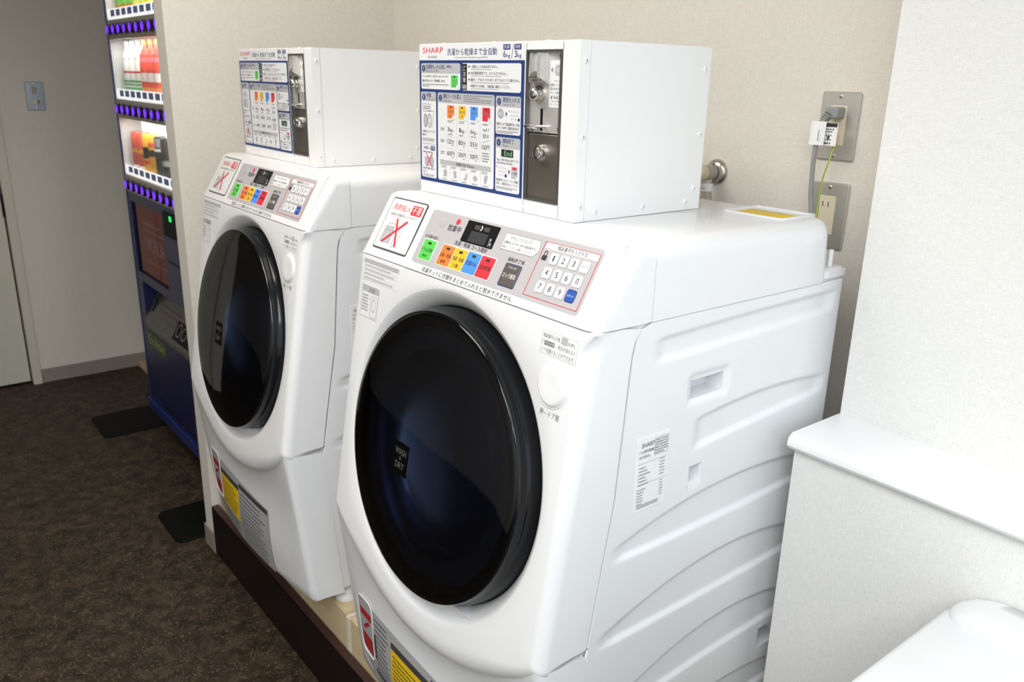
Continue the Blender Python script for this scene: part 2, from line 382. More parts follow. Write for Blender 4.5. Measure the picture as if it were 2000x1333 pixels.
# door at far left
dr = MB().box(-1.06, -0.293, 3.462, 3.50, 0.012, 2.02).build('door_1', DOORB, bevel=0.002)
struct(dr, 'beige flush door at the left edge of the far wall', 'door')
MB().box(-0.296, -0.288, 3.452, 3.470, 0.80, 0.90).build('hinge', BLACKM, dr)
fr = MB().box(-0.286, -0.250, 3.432, 3.52, 0, 2.06); fr.box(-1.10, -0.250, 3.432, 3.52, 2.024, 2.06); fr.box(-1.10, -1.064, 3.432, 3.52, 0, 2.024)
struct(fr.build('trim_2', mat('cream_door_frame', (0.66, 0.62, 0.53), 0.5), smooth=False), 'cream door frame around the beige door', 'door frame')
MB().box(-1.1, -0.25, 3.50, 3.56, 0, 2.06).build('door_backing', BLACKM, dr, smooth=False)
# ------------------------------------------------------------------ raised plinth under the washers
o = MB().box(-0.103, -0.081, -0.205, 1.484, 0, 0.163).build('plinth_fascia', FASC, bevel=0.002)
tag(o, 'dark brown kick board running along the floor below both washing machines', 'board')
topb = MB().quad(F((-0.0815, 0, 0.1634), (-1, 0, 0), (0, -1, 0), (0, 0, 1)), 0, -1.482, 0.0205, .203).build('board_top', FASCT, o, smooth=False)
pa = MB().box(-0.079, 0.56, 0.632, 1.47, 0, 0.26).build('plinth_block', CREAMW, bevel=0.003)
tag(pa, 'cream wooden plinth block under the far washing machine', 'plinth')
pb = MB().box(-0.079, 0.56, -0.20, 0.612, 0, 0.26).build('plinth_block', CREAMW, bevel=0.003)
tag(pb, 'cream wooden plinth block under the near washing machine', 'plinth')
ck = MB().box(-0.0805, 0.40, 0.6128, 0.6312, 0.0, 0.257).build('joint_filler', mat('white_caulk', (0.68, 0.63, 0.50), 0.6, bump=0.3, bscale=120), bevel=0.003)
tag(ck, 'whitish caulked joint between the two cream plinth blocks', 'joint')

# ------------------------------------------------------------------ washing machine (built as the near one)
OR = (0, 0.134, 0.26)
YN, YFAR = -0.172, 0.440
K = (-0.112, 1.145)
PF = F((K[0], 0, K[1]), (0, -1, 0), (0.501, 0, 0.865), (-0.865, 0, 0.501))     # control panel slope: u=-y, v=up
FF = F((K[0], 0, K[1]), (0, -1, 0), (0.16007, 0, 0.98711), (-0.98711, 0, 0.16007))  # door face: v=-t
class FB(F):
    def __call__(s, u, v, w=0.0):
        return s.o+s.u*u+s.v*v+s.w*w+Vector((-lbulge(-u, .664+.9924*v), 0, 0))
def lbulge(y, z): t = (y-.134)/.306; return .026*max(0, 1-t*t)*sst((.57-z)/.22)
LF = FB((-0.186, 0, 0.664), (0, -1, 0), (-0.123, 0, 0.9924), (-0.9924, 0, -0.123))   # lower panel, bulged in plan
SF = F((0, YN, 0), (1, 0, 0), (0, 0, 1), (0, -1, 0))

def seam_x(z):
    P = [(0.29, -0.062), (0.303, -0.065), (0.653, -0.100), (0.729, -0.088), (0.894, -0.060), (1.10, -0.044), (1.126, -0.038), (1.138, -0.026), (1.1445, -0.008)]
    if z <= P[0][0]: return P[0][1]
    for (a, xa), (b, xb) in zip(P, P[1:]):
        if z <= b: return xa+(xb-xa)*(z-a)/(b-a)
    return P[-1][1]
def sst(x): x = max(0, min(1, x)); return x*x*(3-2*x)

def side_panel_mesh():
    ribs = [((.004, 1.118), (.19, 1.124), (.43, 1.128), (.002, 1.084), (.193, 1.089), (.437, 1.096)),
            ((.098, .978), (.255, .991), (.43, .981), (.107, .932), (.263, .944), (.43, .955)),
            ((-.052, .818), (.131, .854), (.43, .838), (-.048, .797), (.14, .795), (.43, .804)),
            ((-.067, .678), (.114, .726), (.43, .702), (-.064, .660), (.122, .661), (.43, .668)),
            ((-.06, .530), (.167, .599), (.43, .570), (-.05, .515), (.18, .533), (.43, .535)),
            ((-.05, .405), (.20, .455), (.43, .428), (-.05, .390), (.2, .395), (.43, .398))]
    def q3(a, b, c, x):
        (x0, y0), (x1, y1), (x2, y2) = a, b, c
        return y0*(x-x1)*(x-x2)/((x0-x1)*(x0-x2))+y1*(x-x0)*(x-x2)/((x1-x0)*(x1-x2))+y2*(x-x0)*(x-x1)/((x2-x0)*(x2-x1))
    def depth(x, z):
        d = 0
        for r in ribs:
            x0 = min(r[0][0], r[3][0]); x1 = .428
            if x < x0-.01 or x > x1+.01: continue
            xx = max(x0, min(x1, x)); zu = q3(r[0], r[1], r[2], xx); zl = q3(r[3], r[4], r[5], xx)
            if z > zu+.01 or z < zl-.01: continue
            k = sst((zu-z)/.0075+.3)*sst((z-zl)/.010+.3)*sst((x-x0)/.03+.2)*sst((x1-x)/.03+.2)
            d = max(d, .0052*k)
        # hand grip pocket and small latch slot
        k = sst((x-.074)/.012)*sst((.172-x)/.012)*sst((z-1.002)/.012)*sst((1.056-z)/.012); d = max(d, .004*k) if k > 0 else d
        if .0865 <= x <= .1585 and 1.0145 <= z <= 1.0415: d = .034
        if .0975 <= x <= .1195 and .8805 <= z <= .9035: d = .02
        elif .0955 <= x <= .1215 and .861 <= z <= .9055: d = max(d, .003*sst((z-.861)/.03))
        if .331 <= x <= .40 and .478 <= z <= .518: d = .03
        return d
    def axis(a, b, step, extra):
        n = int((b-a)/step); E_ = [round(e, 5) for e in extra]
        return sorted(E_+[x for x in (a+(b-a)*i/n for i in range(n+1)) if all(abs(x-e) > .0011 for e in E_)])
    exx = [c+e for c in (.0865, .1585, .0975, .1195, .0955, .1215, .331, .40) for e in (-.0012, .0002)]
    exz = [c+e for c in (1.0145, 1.0415, .8805, .9035, .861, .478, .518) for e in (-.0012, .0002)]
    zs = axis(.302, 1.1445, .0034, exz+[.3045, 1.1425]); xs = axis(0.0, .447, .0045, exx+[.4445])
    left = [0, .02, .06, .15, .3, .45, .6, .75, .88]
    vs = []; n = len(left)+len(xs)
    for j, z in enumerate(zs):
        s0 = seam_x(z)+.0015
        row = [s0+(0-s0)*t for t in left]+xs
        for i, x in enumerate(row):
            d = depth(x, z)
            if j in (0, len(zs)-1) or i in (0, n-1): d = .0028
            vs.append((x, YN+d, z))
    fs = [(j*n+i, j*n+i+1, (j+1)*n+i+1, (j+1)*n+i) for j in range(len(zs)-1) for i in range(n-1)]
    return vs, fs

UC, VC = -0.134, -0.273
def front_panel():
    m = MB()
    def hit(du, dv):
        best = (9, '')
        if abs(du) > 1e-9:
            t = .306/abs(du); best = min(best, (t, 's'))
        if dv > 1e-9: best = min(best, (.2722/dv, 't'))
        if dv < -1e-9:
            lo, hi = 0.2, .7
            for _ in range(40):
                mid = (lo+hi)/2; u = du*mid; vb = -(.597+VC-.112*(u/.306)**2) if abs(u) < .4 else -0.1
                if dv*mid < vb: hi = mid
                else: lo = mid
            best = min(best, (lo, 'b'))
        return best
    th = [2*math.pi*i/192 for i in range(192)]
    for cu, cv in ((.306, .2722), (-.306, .2722), (.306, -.212), (-.306, -.212)): th.append(math.atan2(cv, cu) % (2*math.pi))
    th = sorted(set(round(t, 5) for t in th)); n = len(th)
    rings = [('r', .2365, -.055), ('r', .2365, -.032), ('r', .2395, -.024), ('r', .248, -.012), ('r', .256, -.0045), ('r', .2615, -.0008), ('r', .2635, 0)]
    nf = 7
    cols = []
    for t in th:
        du, dv = math.cos(t), math.sin(t); R, k = hit(du, dv)
        f = {'s': .020, 't': .0012, 'b': .042}[k]; base = {'s': .306, 't': .2722, 'b': .322}[k]; fd = {'s': .020, 't': .0010, 'b': .020}[k]
        if k == 'b': f = .020+.022*sst((.306-abs(du*R))/.16)
        col = [FF(UC+du*r, VC+dv*r, w) for _, r, w in rings]
        sc = lambda d: R*(base-d)/base
        col.append(FF(UC+du*(.2635+sc(f))/2, VC+dv*(.2635+sc(f))/2, 0))
        for i in range(nf+1):
            a = math.pi/2*i/nf; r = sc(f*(1-math.sin(a))); w = -fd*(1-math.cos(a)); col.append(FF(UC+du*r, VC+dv*r, w))
        P = FF(UC+du*R, VC+dv*R, -fd)
        if k == 't': col.append(P+Vector((.05, 0, 0)))
        elif k == 's': col.append(Vector((seam_x(P.z)-.001, P.y, P.z+.002)))
        else: col.append(Vector((-.09, P.y, P.z+.012)))
        cols.append(col)
    L = len(cols[0]); vs = [p for c in cols for p in c]
    fs = [(i*L+j, ((i+1) % n)*L+j, ((i+1) % n)*L+j+1, i*L+j+1) for i in range(n) for j in range(L-1)]
    return m.mesh(vs, fs)

def make_washer():
    root = thing('washing_machine', 'x', 'washing machine', OR, 'white drum washing machines in the laundry corner')
    bd = lambda mb, nm, m, par=root, **k: mb.build(nm, m, par, OR, **k)
    # cabinet core, base and rear
    c = MB().box(-0.055, 0.445, YN+.045, YFAR-.008, 0.305, 1.142); bd(c, 'cabinet_core', SHELLG, smooth=False)
    bd(MB().box(-.1065, .444, YN+.0045, YFAR-.0045, 1.128, 1.1475), 'seam_filler', WHITE, smooth=False); bd(MB().box(-.10, -.06, YN+.006, YFAR-.006, .30, .70), 'seam_filler', SHELLG, smooth=False)
    bd(MB().box(0.436, 0.4485, YN+.004, YFAR-.004, 0.30, 1.144), 'rear_panel', SHELLG, bevel=.002)
    bd(MB().box(-0.06, 0.445, YN+.006, YFAR-.006, 0.291, 0.306), 'base_pan', SHELLG, bevel=.003)
    vs, fs = side_panel_mesh(); bd(MB().mesh(vs, fs), 'side_panel', WHITE2, ang=50)
    s2 = MB()
    zz = [.302+.839*i/24 for i in range(25)]
    s2.mesh([(seam_x(z), YFAR, z) for z in zz]+[(.447, YFAR, z) for z in zz], [(i, i+1, 26+i, 25+i) for i in range(24)]); bd(s2, 'side_panel', WHITE2)
    # top cover with rounded shoulders
    prof = [(-.0095, 1.1455), (-.0095, 1.2495), (.372, 1.2495), (.392, 1.242), (.400, 1.224), (.408, 1.1455)]
    bd(MB().box(.395, .449, YN+.001, YFAR-.001, 1.1455, 1.165), 'rear_ledge', WHITE, bevel=.004)
    bd(MB().loft(prof, [0, 1, 1, 1, 1, 0], YN, YFAR, .026, 6), 'top_cover', WHITE)
    hz = F((0, 0, 1.2495), (1, 0, 0), (0, 1, 0), (0, 0, 1))
    rf = bd(MB().rframe(hz, .292, -.147, .386, -.034, .008, .005, -.002, .0022), 'label_recess_frame', WHITE)
    yl = bd(MB().rrect(hz, .299, -.137, .350, -.050, .003, -.001, .0008), 'warning_label', YLAB)
    bd(MB().dashes(F(hz(.344, -.055), (0, -1, 0), (-1, 0, 0), (0, 0, 1)), 0, -.005, .07, -.0015, 2, .001, 4), 'lettering', INKG, yl)
    nb = MB().cyl(F((.427, -.155, 0), (1, 0, 0), (0, 1, 0), (0, 0, 1)), 0, 0, .0045, 1.160, 1.192, 12, .001); bd(nb, 'hose_nub', WHITE)
    bd(MB().box(.446, .456, -.168, -.150, 1.150, 1.160), 'rear_clip', WHITE, bevel=.001)
    # control housing and door-side front panel
    prof = [(-.0105, 1.1455), (-.0105, 1.2495), (-.040, 1.2495), (-.0505, 1.2455), (-.1115, 1.1468), (-.1100, 1.1455)]
    bd(MB().loft(prof, [0, 1, 1, 1, 1, 0], YN, YFAR, .019, 6), 'control_housing', WHITE)
    fp = bd(front_panel(), 'front_panel', WHITE, ang=60)
    prof = [(-.1860, .664), (-.1405, .300), (-.134, .292), (-.062, .292), (-.0645, .302), (-.0985, .652)]
    vs, fs = [], []; ys = [(YN+.016*(1-math.cos(math.pi/2*k/5)), .016*(1-math.sin(math.pi/2*k/5))) for k in range(6)]; ys += [(YN+.016+(YFAR-YN-.032)*k/20, 0) for k in range(1, 20)]+[(YN+YFAR-y, d) for y, d in reversed(ys)]
    zr = [.667-.01835*k for k in range(21)]; nr = len(zr)+4
    for y, d in ys:
        vs += [(-.1856+.0456*(.667-z)/.367-lbulge(y, z)+d, y, z+(d*.3 if z < .32 else 0)) for z in zr]
        g = lbulge(y, .3)-d; vs += [(-.134-g, y, .292+d*.3), (-.062, y, .292), (-.0645, y, .302), (-.0985, y, .660)]
    fs = [(j*nr+i, j*nr+(i+1) % nr, (j+1)*nr+(i+1) % nr, (j+1)*nr+i) for j in range(len(ys)-1) for i in range(nr)]+[tuple(range(nr-1, -1, -1)), tuple(range((len(ys)-1)*nr, len(ys)*nr))]
    bd(MB().mesh(vs, fs), 'lower_panel', WHITE2)
    for x in (-.045, .40):
        for y in (YN+.029, YFAR-.029):
            g = F((x, y, 0), (1, 0, 0), (0, 1, 0), (0, 0, 1))
            bd(MB().lathe(g, [(.027, .2605), (.027, .268), (.020, .274), (.020, .30)], 20), 'foot', WHITE)
    # ---- door
    DC = F(FF(UC, VC, 0), FF.u, FF.v, FF.w)
    ring = bd(MB().lathe(DC, [(.205, -.055), (.2355, -.055), (.2355, -.014), (.2345, -.006), (.2320, -.001), (.2305, .002), (.2302, .010), (.2296, .0135), (.2284, .0152), (.2270, .0152), (.2265, .0120), (.205, .0110)], 128, cap=False), 'door', BLACKP, ang=40)
    bd(MB().lathe(DC, [(.2268, .0145), (.2250, .0168), (.220, .0180), (.19, .0198), (.14, .0212), (.08, .0220), (.03, .0223), (.0004, .0224)], 96, cap=False), 'door_glass', DGLASS, ring, ang=60)
    bd(MB().lathe(DC, [(.2264, .004), (.168, .004), (.164, -.002), (.160, -.014), (.150, -.032), (.135, -.042), (.115, -.050), (.06, -.060), (.02, -.063), (.0004, -.0635)], 96, cap=False), 'inner_bowl', mat('dark_inner_bowl', (0.16, 0.21, 0.32), 0.26, metal=0.95), ring, ang=50)
    sq = [(-.1970, .0205), (-.1695, .0205), (-.1695, -.0325), (-.1970, -.0185)]
    # printed square on the glass
    g = F(FF(0, 0, .0226), FF.u, FF.v, FF.w)
    lab = bd(MB().extr(g, [(-.211, -.272), (-.171, -.272), (-.171, -.325), (-.211, -.325)], -.0015, .0002), 'glass_badge', mat('badge_black', (0.002, 0.002, 0.002), 0.5, spec=0.05), ring)
    t = MB().text(g, 'WASH', -.207, -.292, -.175, -.281, .0006).text(g, '&', -.194, -.300, -.188, -.295, .0006).text(g, 'DRY', -.204, -.315, -.178, -.304, .0006)
    bd(t, 'lettering', mat('badge_grey_print', (0.12, 0.12, 0.12), 0.5, spec=0.2), ring)
    # ---- round push button and prints on the front panel
    b1 = bd(MB().lathe(F(FF(.110, -.084, 0), FF.u, FF.v, FF.w), [(.0315, -.003), (.0315, .0006), (.0300, .0012), (.0292, .0004), (.0285, .0016), (.0270, .0030), (.0235, .0036), (.012, .0032), (.004, .0030)], 48), 'door_button', WHITE)
    pr = MB().text(FF, '押－ドア開', .0935, -.1275, .1320, -.1185, .0005)
    bd(pr, 'lettering', INKG, fp)
    st = bd(MB().rrect(FF, .0745, -.0475, .1465, -.0145, .002, -.0002, .0003), 'sticker', PAPER)
    bd(MB().rframe(FF, .0755, -.0465, .1455, -.0155, .0012, .0004, .0003, .00045), 'border_line', INKL, st)
    t = MB().text(FF, '暗証番号入力後、', .0785, -.0250, .1130, -.0190, .0006).text(FF, 'を押し', .1270, -.0260, .1425, -.0205, .0006)
    t.text(FF, '「', .0775, -.0345, .0800, -.0290, .0006).text(FF, '」表示が消えると', .1040, -.0352, .1430, -.0290, .0006).text(FF, 'ドアを開けることができます。', .0785, -.0448, .1430, -.0380, .0006)
    bd(t, 'lettering', INKG, st)
    t = MB().rrect(FF, .0815, -.0350, .1020, -.0285, .001, .0003, .0006); bd(t, 'printed_key', INKG, st)
    bd(MB().text(FF, 'ドアロック中', .0825, -.0340, .1010, -.0295, .0008), 'lettering', PAPER, st)
    bd(MB().rrect(FF, .1140, -.0265, .1260, -.0165, .001, .0003, .0006), 'printed_key', HDRG, st)
    # left hand stickers
    st = bd(MB().rrect(FF, -.418, -.0440, -.297, -.0055, .0015, -.0002, .0003), 'sticker', PAPERG)
    t = MB()
    for i in range(5): t.quad(FF, -.416, -.0425+.0072*i, -.299, -.0422+.0072*i, .0005)
    for i in range(4): t.dashes(FF, -.412, -.0415+.0072*i, -.310-.012*(i % 2), -.0375+.0072*i, 1, .0005, 20+i)
    bd(t, 'lettering', INKL, st)
    bd(MB().quad(FF, -.416, -.0130, -.299, -.0065, .0006), 'header_band', HDRG, st); 
    st = bd(MB().rrect(FF, -.413, -.1090, -.353, -.0520, .0015, -.0002, .0003), 'sticker', PAPERG)
    bd(MB().quad(FF, -.412, -.0640, -.354, -.0530, .0005), 'header_band', HDRG, st)
    t = MB().text(FF, '注意', -.390, -.0625, -.368, -.0545, .0007).rframe(FF, -.4125, -.1085, -.3535, -.0525, .0012, .0004, .0003, .0005)
    for i in range(6): t.dashes(FF, -.409, -.0980+.0052*i, -.384, -.0948+.0052*i, 1, .0006, 40+i)
    g2 = F(FF(-.368, -.084, .0006), FF.u, FF.v, FF.w); t.lathe(g2, [(.0085, 0), (.0078, 0)], 24, su=.7, sv=1.4, cap=False)
    t.rframe(FF, -.378, -.1060, -.356, -.0680, .001, .0004, .0003, .0006)
    bd(t, 'lettering', INKG, st)
    # ---- control fascia
    fa = bd(MB().rrect(PF, -.291, .0008, .157, .1225, .004, -.003, .0016, .0008), 'control_fascia', WHITE)
    P = F(PF(0, 0, .0016), PF.u, PF.v, PF.w)
    gp = bd(MB().rrect(P, -.272, .0145, .130, .1075, .006, -.0005, .0006), 'grey_control_plate', GREYP)
    Q = F(PF(0, 0, .0022), PF.u, PF.v, PF.w); T = .0006
    col = {}
    def pr(m): return col.setdefault(m, MB())
    dk = pr('INK')
    dk.text(Q, '営業中', -.2135, .0790, -.1790, .0895, T).text(Q, 'お洗濯の前に', -.2630, .0590, -.2240, .0645, T).text(Q, '洗濯・乾燥 コース選択', -.1800, .0600, -.0960, .0670, T).text(Q, '運転終了後', -.0440, .0590, -.0060, .0650, T)
    dk.rrect(Q, .0215, .0735, .0310, .0805, .001, 0, .0004); dk.rframe(Q, .0230, .0795, .0295, .0875, .003, .0012, 0, .0004)
    wt = pr('WHT'); wt.extr(Q, [(-.0705, .0735), (.0030, .0735), (.0115, .0835), (.0070, .0985), (-.0705, .0985)], 0, .0003)
    dk.text(Q, 'セキュリティロック', -.0580, .0900, -.0090, .0955, .0005).text(Q, '盗難防止のために4桁の暗証番号を', -.0680, .0828, .0030, .0870, .0005).text(Q, '設定し、スタートを押してください。', -.0680, .0758, -.0005, .0800, .0005)
    g = pr('INKG'); pts = [(-.0705, .0735), (.0030, .0735), (.0115, .0835), (.0070, .0985), (-.0705, .0985)]
    for a, b in zip(pts, pts[1:]+pts[:1]): g.line(Q, a, b, .0006, .0005)
    g.text(Q, '表示', -.2400, .0868, -.2330, .0900, T)
    wt.quad(Q, .0205, .0905, .1255, .1000, .0002); dk.text(Q, '暗証番号を入力する', .0450, .0920, .1030, .0985, .0005)
    rd = pr('RED'); rd.rframe(Q, .0165, .0200, .1260, .1005, .001, .0007, .0002, .0006)
    rd.lathe(F(Q(-.194, .0965, 0), Q.u, Q.v, Q.w), [(.0052, 0), (.0052, .0003), (.0005, .0012)], 20)
    # white strip lettering below the plate
    dk.text(P, '洗濯ネットに衣類をまとめて入れると脱水できません', -.2335, .0035, -.0005, .0118, .0004)
    bd(MB().lathe(F(Q(-.234, .0895, 0), Q.u, Q.v, Q.w), [(.009, -.0002), (.009, .0005), (.0075, .0008), (.002, .0006)], 24), 'round_sensor', GREYP)
    ds = bd(MB().rrect(Q, -.1700, .0680, -.0885, .1035, .0015, -.0003, .0005), 'display', DARKDISP)
    bd(MB().quad(Q, -.1520, .0705, -.1080, .0880, .0008), 'display_window', DISPG, ds)
    gg = MB().rrect(Q, -.1480, .0915, -.1345, .0985, .001, .0006, .0008); gg.rrect(Q, -.1240, .0915, -.1105, .0985, .001, .0006, .0008); bd(gg, 'display_segment', mat('dim_segment', (0.06, 0.058, 0.05), 0.4), ds)
    ww = MB().line(Q, (-.1318, .0990), (-.1285, .0950), .0022, .0009).line(Q, (-.1285, .0955), (-.1318, .0910), .0022, .0009).text(Q, '分', -.1020, .0775, -.0960, .0835, .0009).text(Q, '円', -.1000, .0705, -.0940, .0760, .0009)
    bd(ww, 'lettering', PAPER, ds)
    def key(name, m, u0, v0, u1, v1, texts, border=PAPER, ink=INK, lamp=True, r=.0018, lab=None):
        k = bd(MB().rrect(Q, u0-.0012, v0-.0012, u1+.0012, v1+.0012, r+.001, -.0003, .0006), name, border, label=lab)
        bd(MB().rrect(Q, u0, v0, u1, v1, r, 0, .0010, .0003), 'key_face', m, k)
        tb = MB()
        for s_, a, b, c, d in texts: tb.text(Q, s_, u0+(u1-u0)*a, v0+(v1-v0)*b, u0+(u1-u0)*c, v0+(v1-v0)*d, .0013)
        if lamp: tb.rrect(Q, (u0+u1)/2-.0045, v1-.0075, (u0+u1)/2+.0045, v1-.0035, .0006, .0008, .0013)
        if texts or lamp: bd(tb, 'lettering', ink, k)
        return k
    k = key('course_button', GRN, -.2575, .0225, -.2235, .0560, [('ドラム洗浄', .06, .40, .94, .60), ('無料', .32, .12, .68, .26)], lab='green drum cleaning button')
    for i, (m, tx, lb) in enumerate(((ORG, [('洗濯・乾燥', .06, .40, .94, .60), ('標準', .30, .10, .70, .27)], 'orange course button'), (YEL, [('洗濯・乾燥', .06, .40, .94, .60), ('少量', .30, .10, .70, .27)], 'yellow course button'),
                                 (BLU, [('洗濯のみ', .10, .38, .90, .60)], 'blue course button'), (REDI, [('追加乾燥', .10, .38, .90, .60)], 'red course button'))):
        key('course_button', m, -.2040+.0346*i, .0225, -.2040+.0346*i+.0330, .0560, tx, lab=lb)
    key('unlock_button', UNLK, -.0420, .0225, -.0080, .0550, [('ドアロック中', .25, .80, .75, .92), ('ロック解除', .08, .36, .92, .60)], border=NAVY, ink=PAPER, lamp=False)
    NUM = [('1', .046, .079), ('2', .066, .079), ('3', .0865, .079), ('クリア', .1075, .079), ('4', .0445, .058), ('5', .0650, .058), ('6', .0850, .058), ('0', .1060, .058), ('7', .0430, .037), ('8', .0635, .037), ('9', .0840, .037), ('スタート', .1050, .037)]
    for s_, u, v in NUM:
        w = len(s_) > 1; a = (.12, .38, .88, .62) if w else (.33, .25, .67, .78)
        if s_ == '1': a = (.42, .25, .60, .78)
        key('number_key', BLU if False else (mat('blue_key', (0.02, 0.09, 0.42), 0.35) if s_ == 'スタート' else WHITE), u-.0078, v-.0078, u+.0078, v+.0078, [(s_,)+a], border=HDRG if s_ != 'スタート' else NAVY, ink=PAPER if s_ == 'スタート' else INK, lamp=False, r=.0028)
    for nm, m in (('INK', INK), ('WHT', PAPER), ('INKG', INKG), ('RED', REDI)):
        bd(col[nm], 'lettering' if nm != 'WHT' else 'printed_tag', m, gp)
    # ---- detergent sign at the far end of the slope
    sg = bd(MB().rrect(PF, -.405, .0165, -.2950, .1130, .004, -.0005, .0009), 'detergent_sign', mat('dark_grey_border', (0.09, 0.095, 0.10), 0.4))
    bd(MB().rrect(PF, -.4030, .0195, -.2965, .1105, .003, .0005, .0013), 'sign_face', mat('glossy_sign_film', (0.84, 0.84, 0.83), 0.16, coat=0.5), sg)
    rd = MB().text(PF, '洗剤投入', -.3935, .0905, -.3370, .1020, .0016).rrect(PF, -.3340, .0875, -.3020, .1050, .002, .0012, .0016)
    rd.line(PF, (-.3640, .0760), (-.3370, .0265), .0042, .0020).line(PF, (-.3300, .0745), (-.3830, .0300), .0042, .0021)
    bd(rd, 'red_print', REDI, sg); bd(MB().text(PF, '不要', -.3315, .0895, -.3045, .1030, .0018), 'lettering', PAPER, sg)
    t = MB().text(PF, '洗剤が自動投入されます', -.3930, .0800, -.3080, .0850, .0016)
    dr = [[(-.390, .030), (-.388, .058), (-.362, .060), (-.360, .030), (-.390, .030)], [(-.386, .058), (-.380, .066), (-.350, .064), (-.336, .050), (-.338, .032), (-.350, .024)], [(-.388, .052), (-.362, .054)], [(-.345, .070), (-.336, .076)], [(-.355, .060), (-.346, .045), (-.352, .028)]]
    for L in dr:
        for a, b in zip(L, L[1:]): t.line(PF, a, b, .0008, .0016)
    bd(t, 'lettering', INKG, sg)
    bd(MB().extr(PF, [(-.389, .031), (-.387, .0575), (-.363, .0595), (-.361, .031)], .0012, .00145), 'pictogram_fill', HDRG, sg)
    # ---- rating label on the side panel
    R = F(SF(0, 0, 0), SF.u, SF.v, SF.w)
    rl = bd(MB().rrect(R, -.0205, .8660, .0440, .9790, .002, -.0002, .0007), 'rating_label', PAPER)
    t = MB().text(R, 'SHARP', -.0130, .9640, .0130, .9710, .0010)
    t.text(R, 'ドラム式電気洗濯乾燥機', -.0165, .9555, .0125, .9605, .0010).text(R, 'ES-HD63L', -.0155, .9480, .0060, .9520, .0010)
    bd(t, 'lettering', INK, rl)
    t = MB()
    for i in range(6): t.dashes(R, -.0150, .9320-.0052*i, .000+.004*(i % 3), .9350-.0052*i, 1, .0010, 60+i).dashes(R, .0270, .9370-.0048*i, .0390, .9395-.0048*i, 1, .0010, 80+i)
    for i in range(6): t.dashes(R, -.0165, .8985-.0045*i, .001-.001*i, .9012-.0045*i, 1, .0010, 70+i).dashes(R, .0290, .9030-.0045*i, .0370, .9055-.0045*i, 1, .0010, 90+i)
    t.dashes(R, .0150, .9480, .0400, .9720, 6, .0010, 7, .5); t.dashes(R, -.0150, .8700, .0300, .8760, 2, .0010, 9)
    for z in (.9400, .9075): t.quad(R, -.0180, z, .0420, z+.0004, .0010)
    t.rframe(R, .0140, .9470, .0415, .9735, .0006, .0004, .0007, .0010)
    bd(t, 'lettering', INKG, rl)
    return root

def lower_label(root, far):
    """instruction sheet on the lower panel; y in near-washer coordinates"""
    bd = lambda mb, nm, m, par=root, **k: mb.build(nm, m, par, OR, **k)
    L = LF; e = .0010
    left = -.400 if not far else -.392
    sh_ = MB(); nn = 24
    for i in range(nn):
        a, b = left+.005+(.005-left)*i/nn, left+.005+(.005-left)*(i+1)/nn
        bot = lambda u: max(-.368, -.300-(u-left-.005)*1.2); top = lambda u: -.184-.013*(u-left)/(.01-left)
        for k in range(8):
            g0, g1 = k/8, (k+1)/8; iv = lambda u, t: bot(u)+(top(u)-bot(u))*t
            sh_.poly([L(a, iv(a, g0), e), L(b, iv(b, g0), e), L(b, iv(b, g1), e), L(a, iv(a, g1), e)])
    sh = bd(sh_, 'instruction_sheet', LABG)
    y0, y1 = (-.256, -.121) if not far else (-.304, -.171)
    yl = bd(MB().gquad(L, y0, -.312, y1, -.208, e+.0003), 'yellow_notice', YLAB, sh)
    dkb = MB().gquad(L, y0, -.222, y1, -.208, e+.0006).gquad(L, y1+.003, -.212, .006, -.199, e+.0005)
    t = MB()
    for i in range(8): t.dashes(L, y0+.006, -.238-.0095*i, y1-.010, -.233-.0095*i, 1, e+.0006, 100+i)
    for i in range(13):
        if -.226-.0115*i > -.374: t.dashes(L, y1+.008, -.226-.0115*i, .000, -.221-.0115*i, 1, e+.0006, 200+i, .5)
    for i in range(5): t.dashes(L, y0+.004, -.324-.0105*i, y1-.004, -.319-.0105*i, 1, e+.0006, 300+i, .5)
    if not far:
        for i in range(13): t.dashes(L, -.324, -.203-.0115*i, -.264, -.198-.0115*i, 1, e+.0006, 400+i, .5)
        dkb.gquad(L, -.333, -.330, -.262, -.322, e+.0005).quad(L, -.328, -.292, -.320, -.238, e+.0005)
    bd(dkb, 'header_band', mat('dark_slate_print', (0.05, 0.05, 0.06), 0.5), sh)
    bd(t, 'lettering', INK, sh)
    tg0, tg1 = (left+.004, -.332) if not far else (left+.004, -.312)
    outl = bd(MB().rframe(L, tg0, -.312, tg1, -.176, .018, .0026, e, e+.0012), 'tag_outline', PAPER, sh)
    rd = MB().gquad(L, tg0+.010, -.222, tg1-.006, -.205, e+.0004, 5).gquad(L, tg0+.010, -.300, tg1-.006, -.262, e+.0004, 5).line(L, (tg0+.022, -.248), (tg1-.016, -.228), .008, e+.0006)
    bd(rd, 'red_print', mat('dull_red_print', (0.42, 0.02, 0.03), 0.4), sh)

w1 = make_washer()
w2 = copy_tree(w1); w2.location = (0, 0.134+.8352, 0.26)
lower_label(w1, False); lower_label(w2, True)
w1['label'] = 'nearest white drum washing machine with fully visible ribbed side and rating label'
w2['label'] = 'farther white drum washing machine standing beside the partition wall'

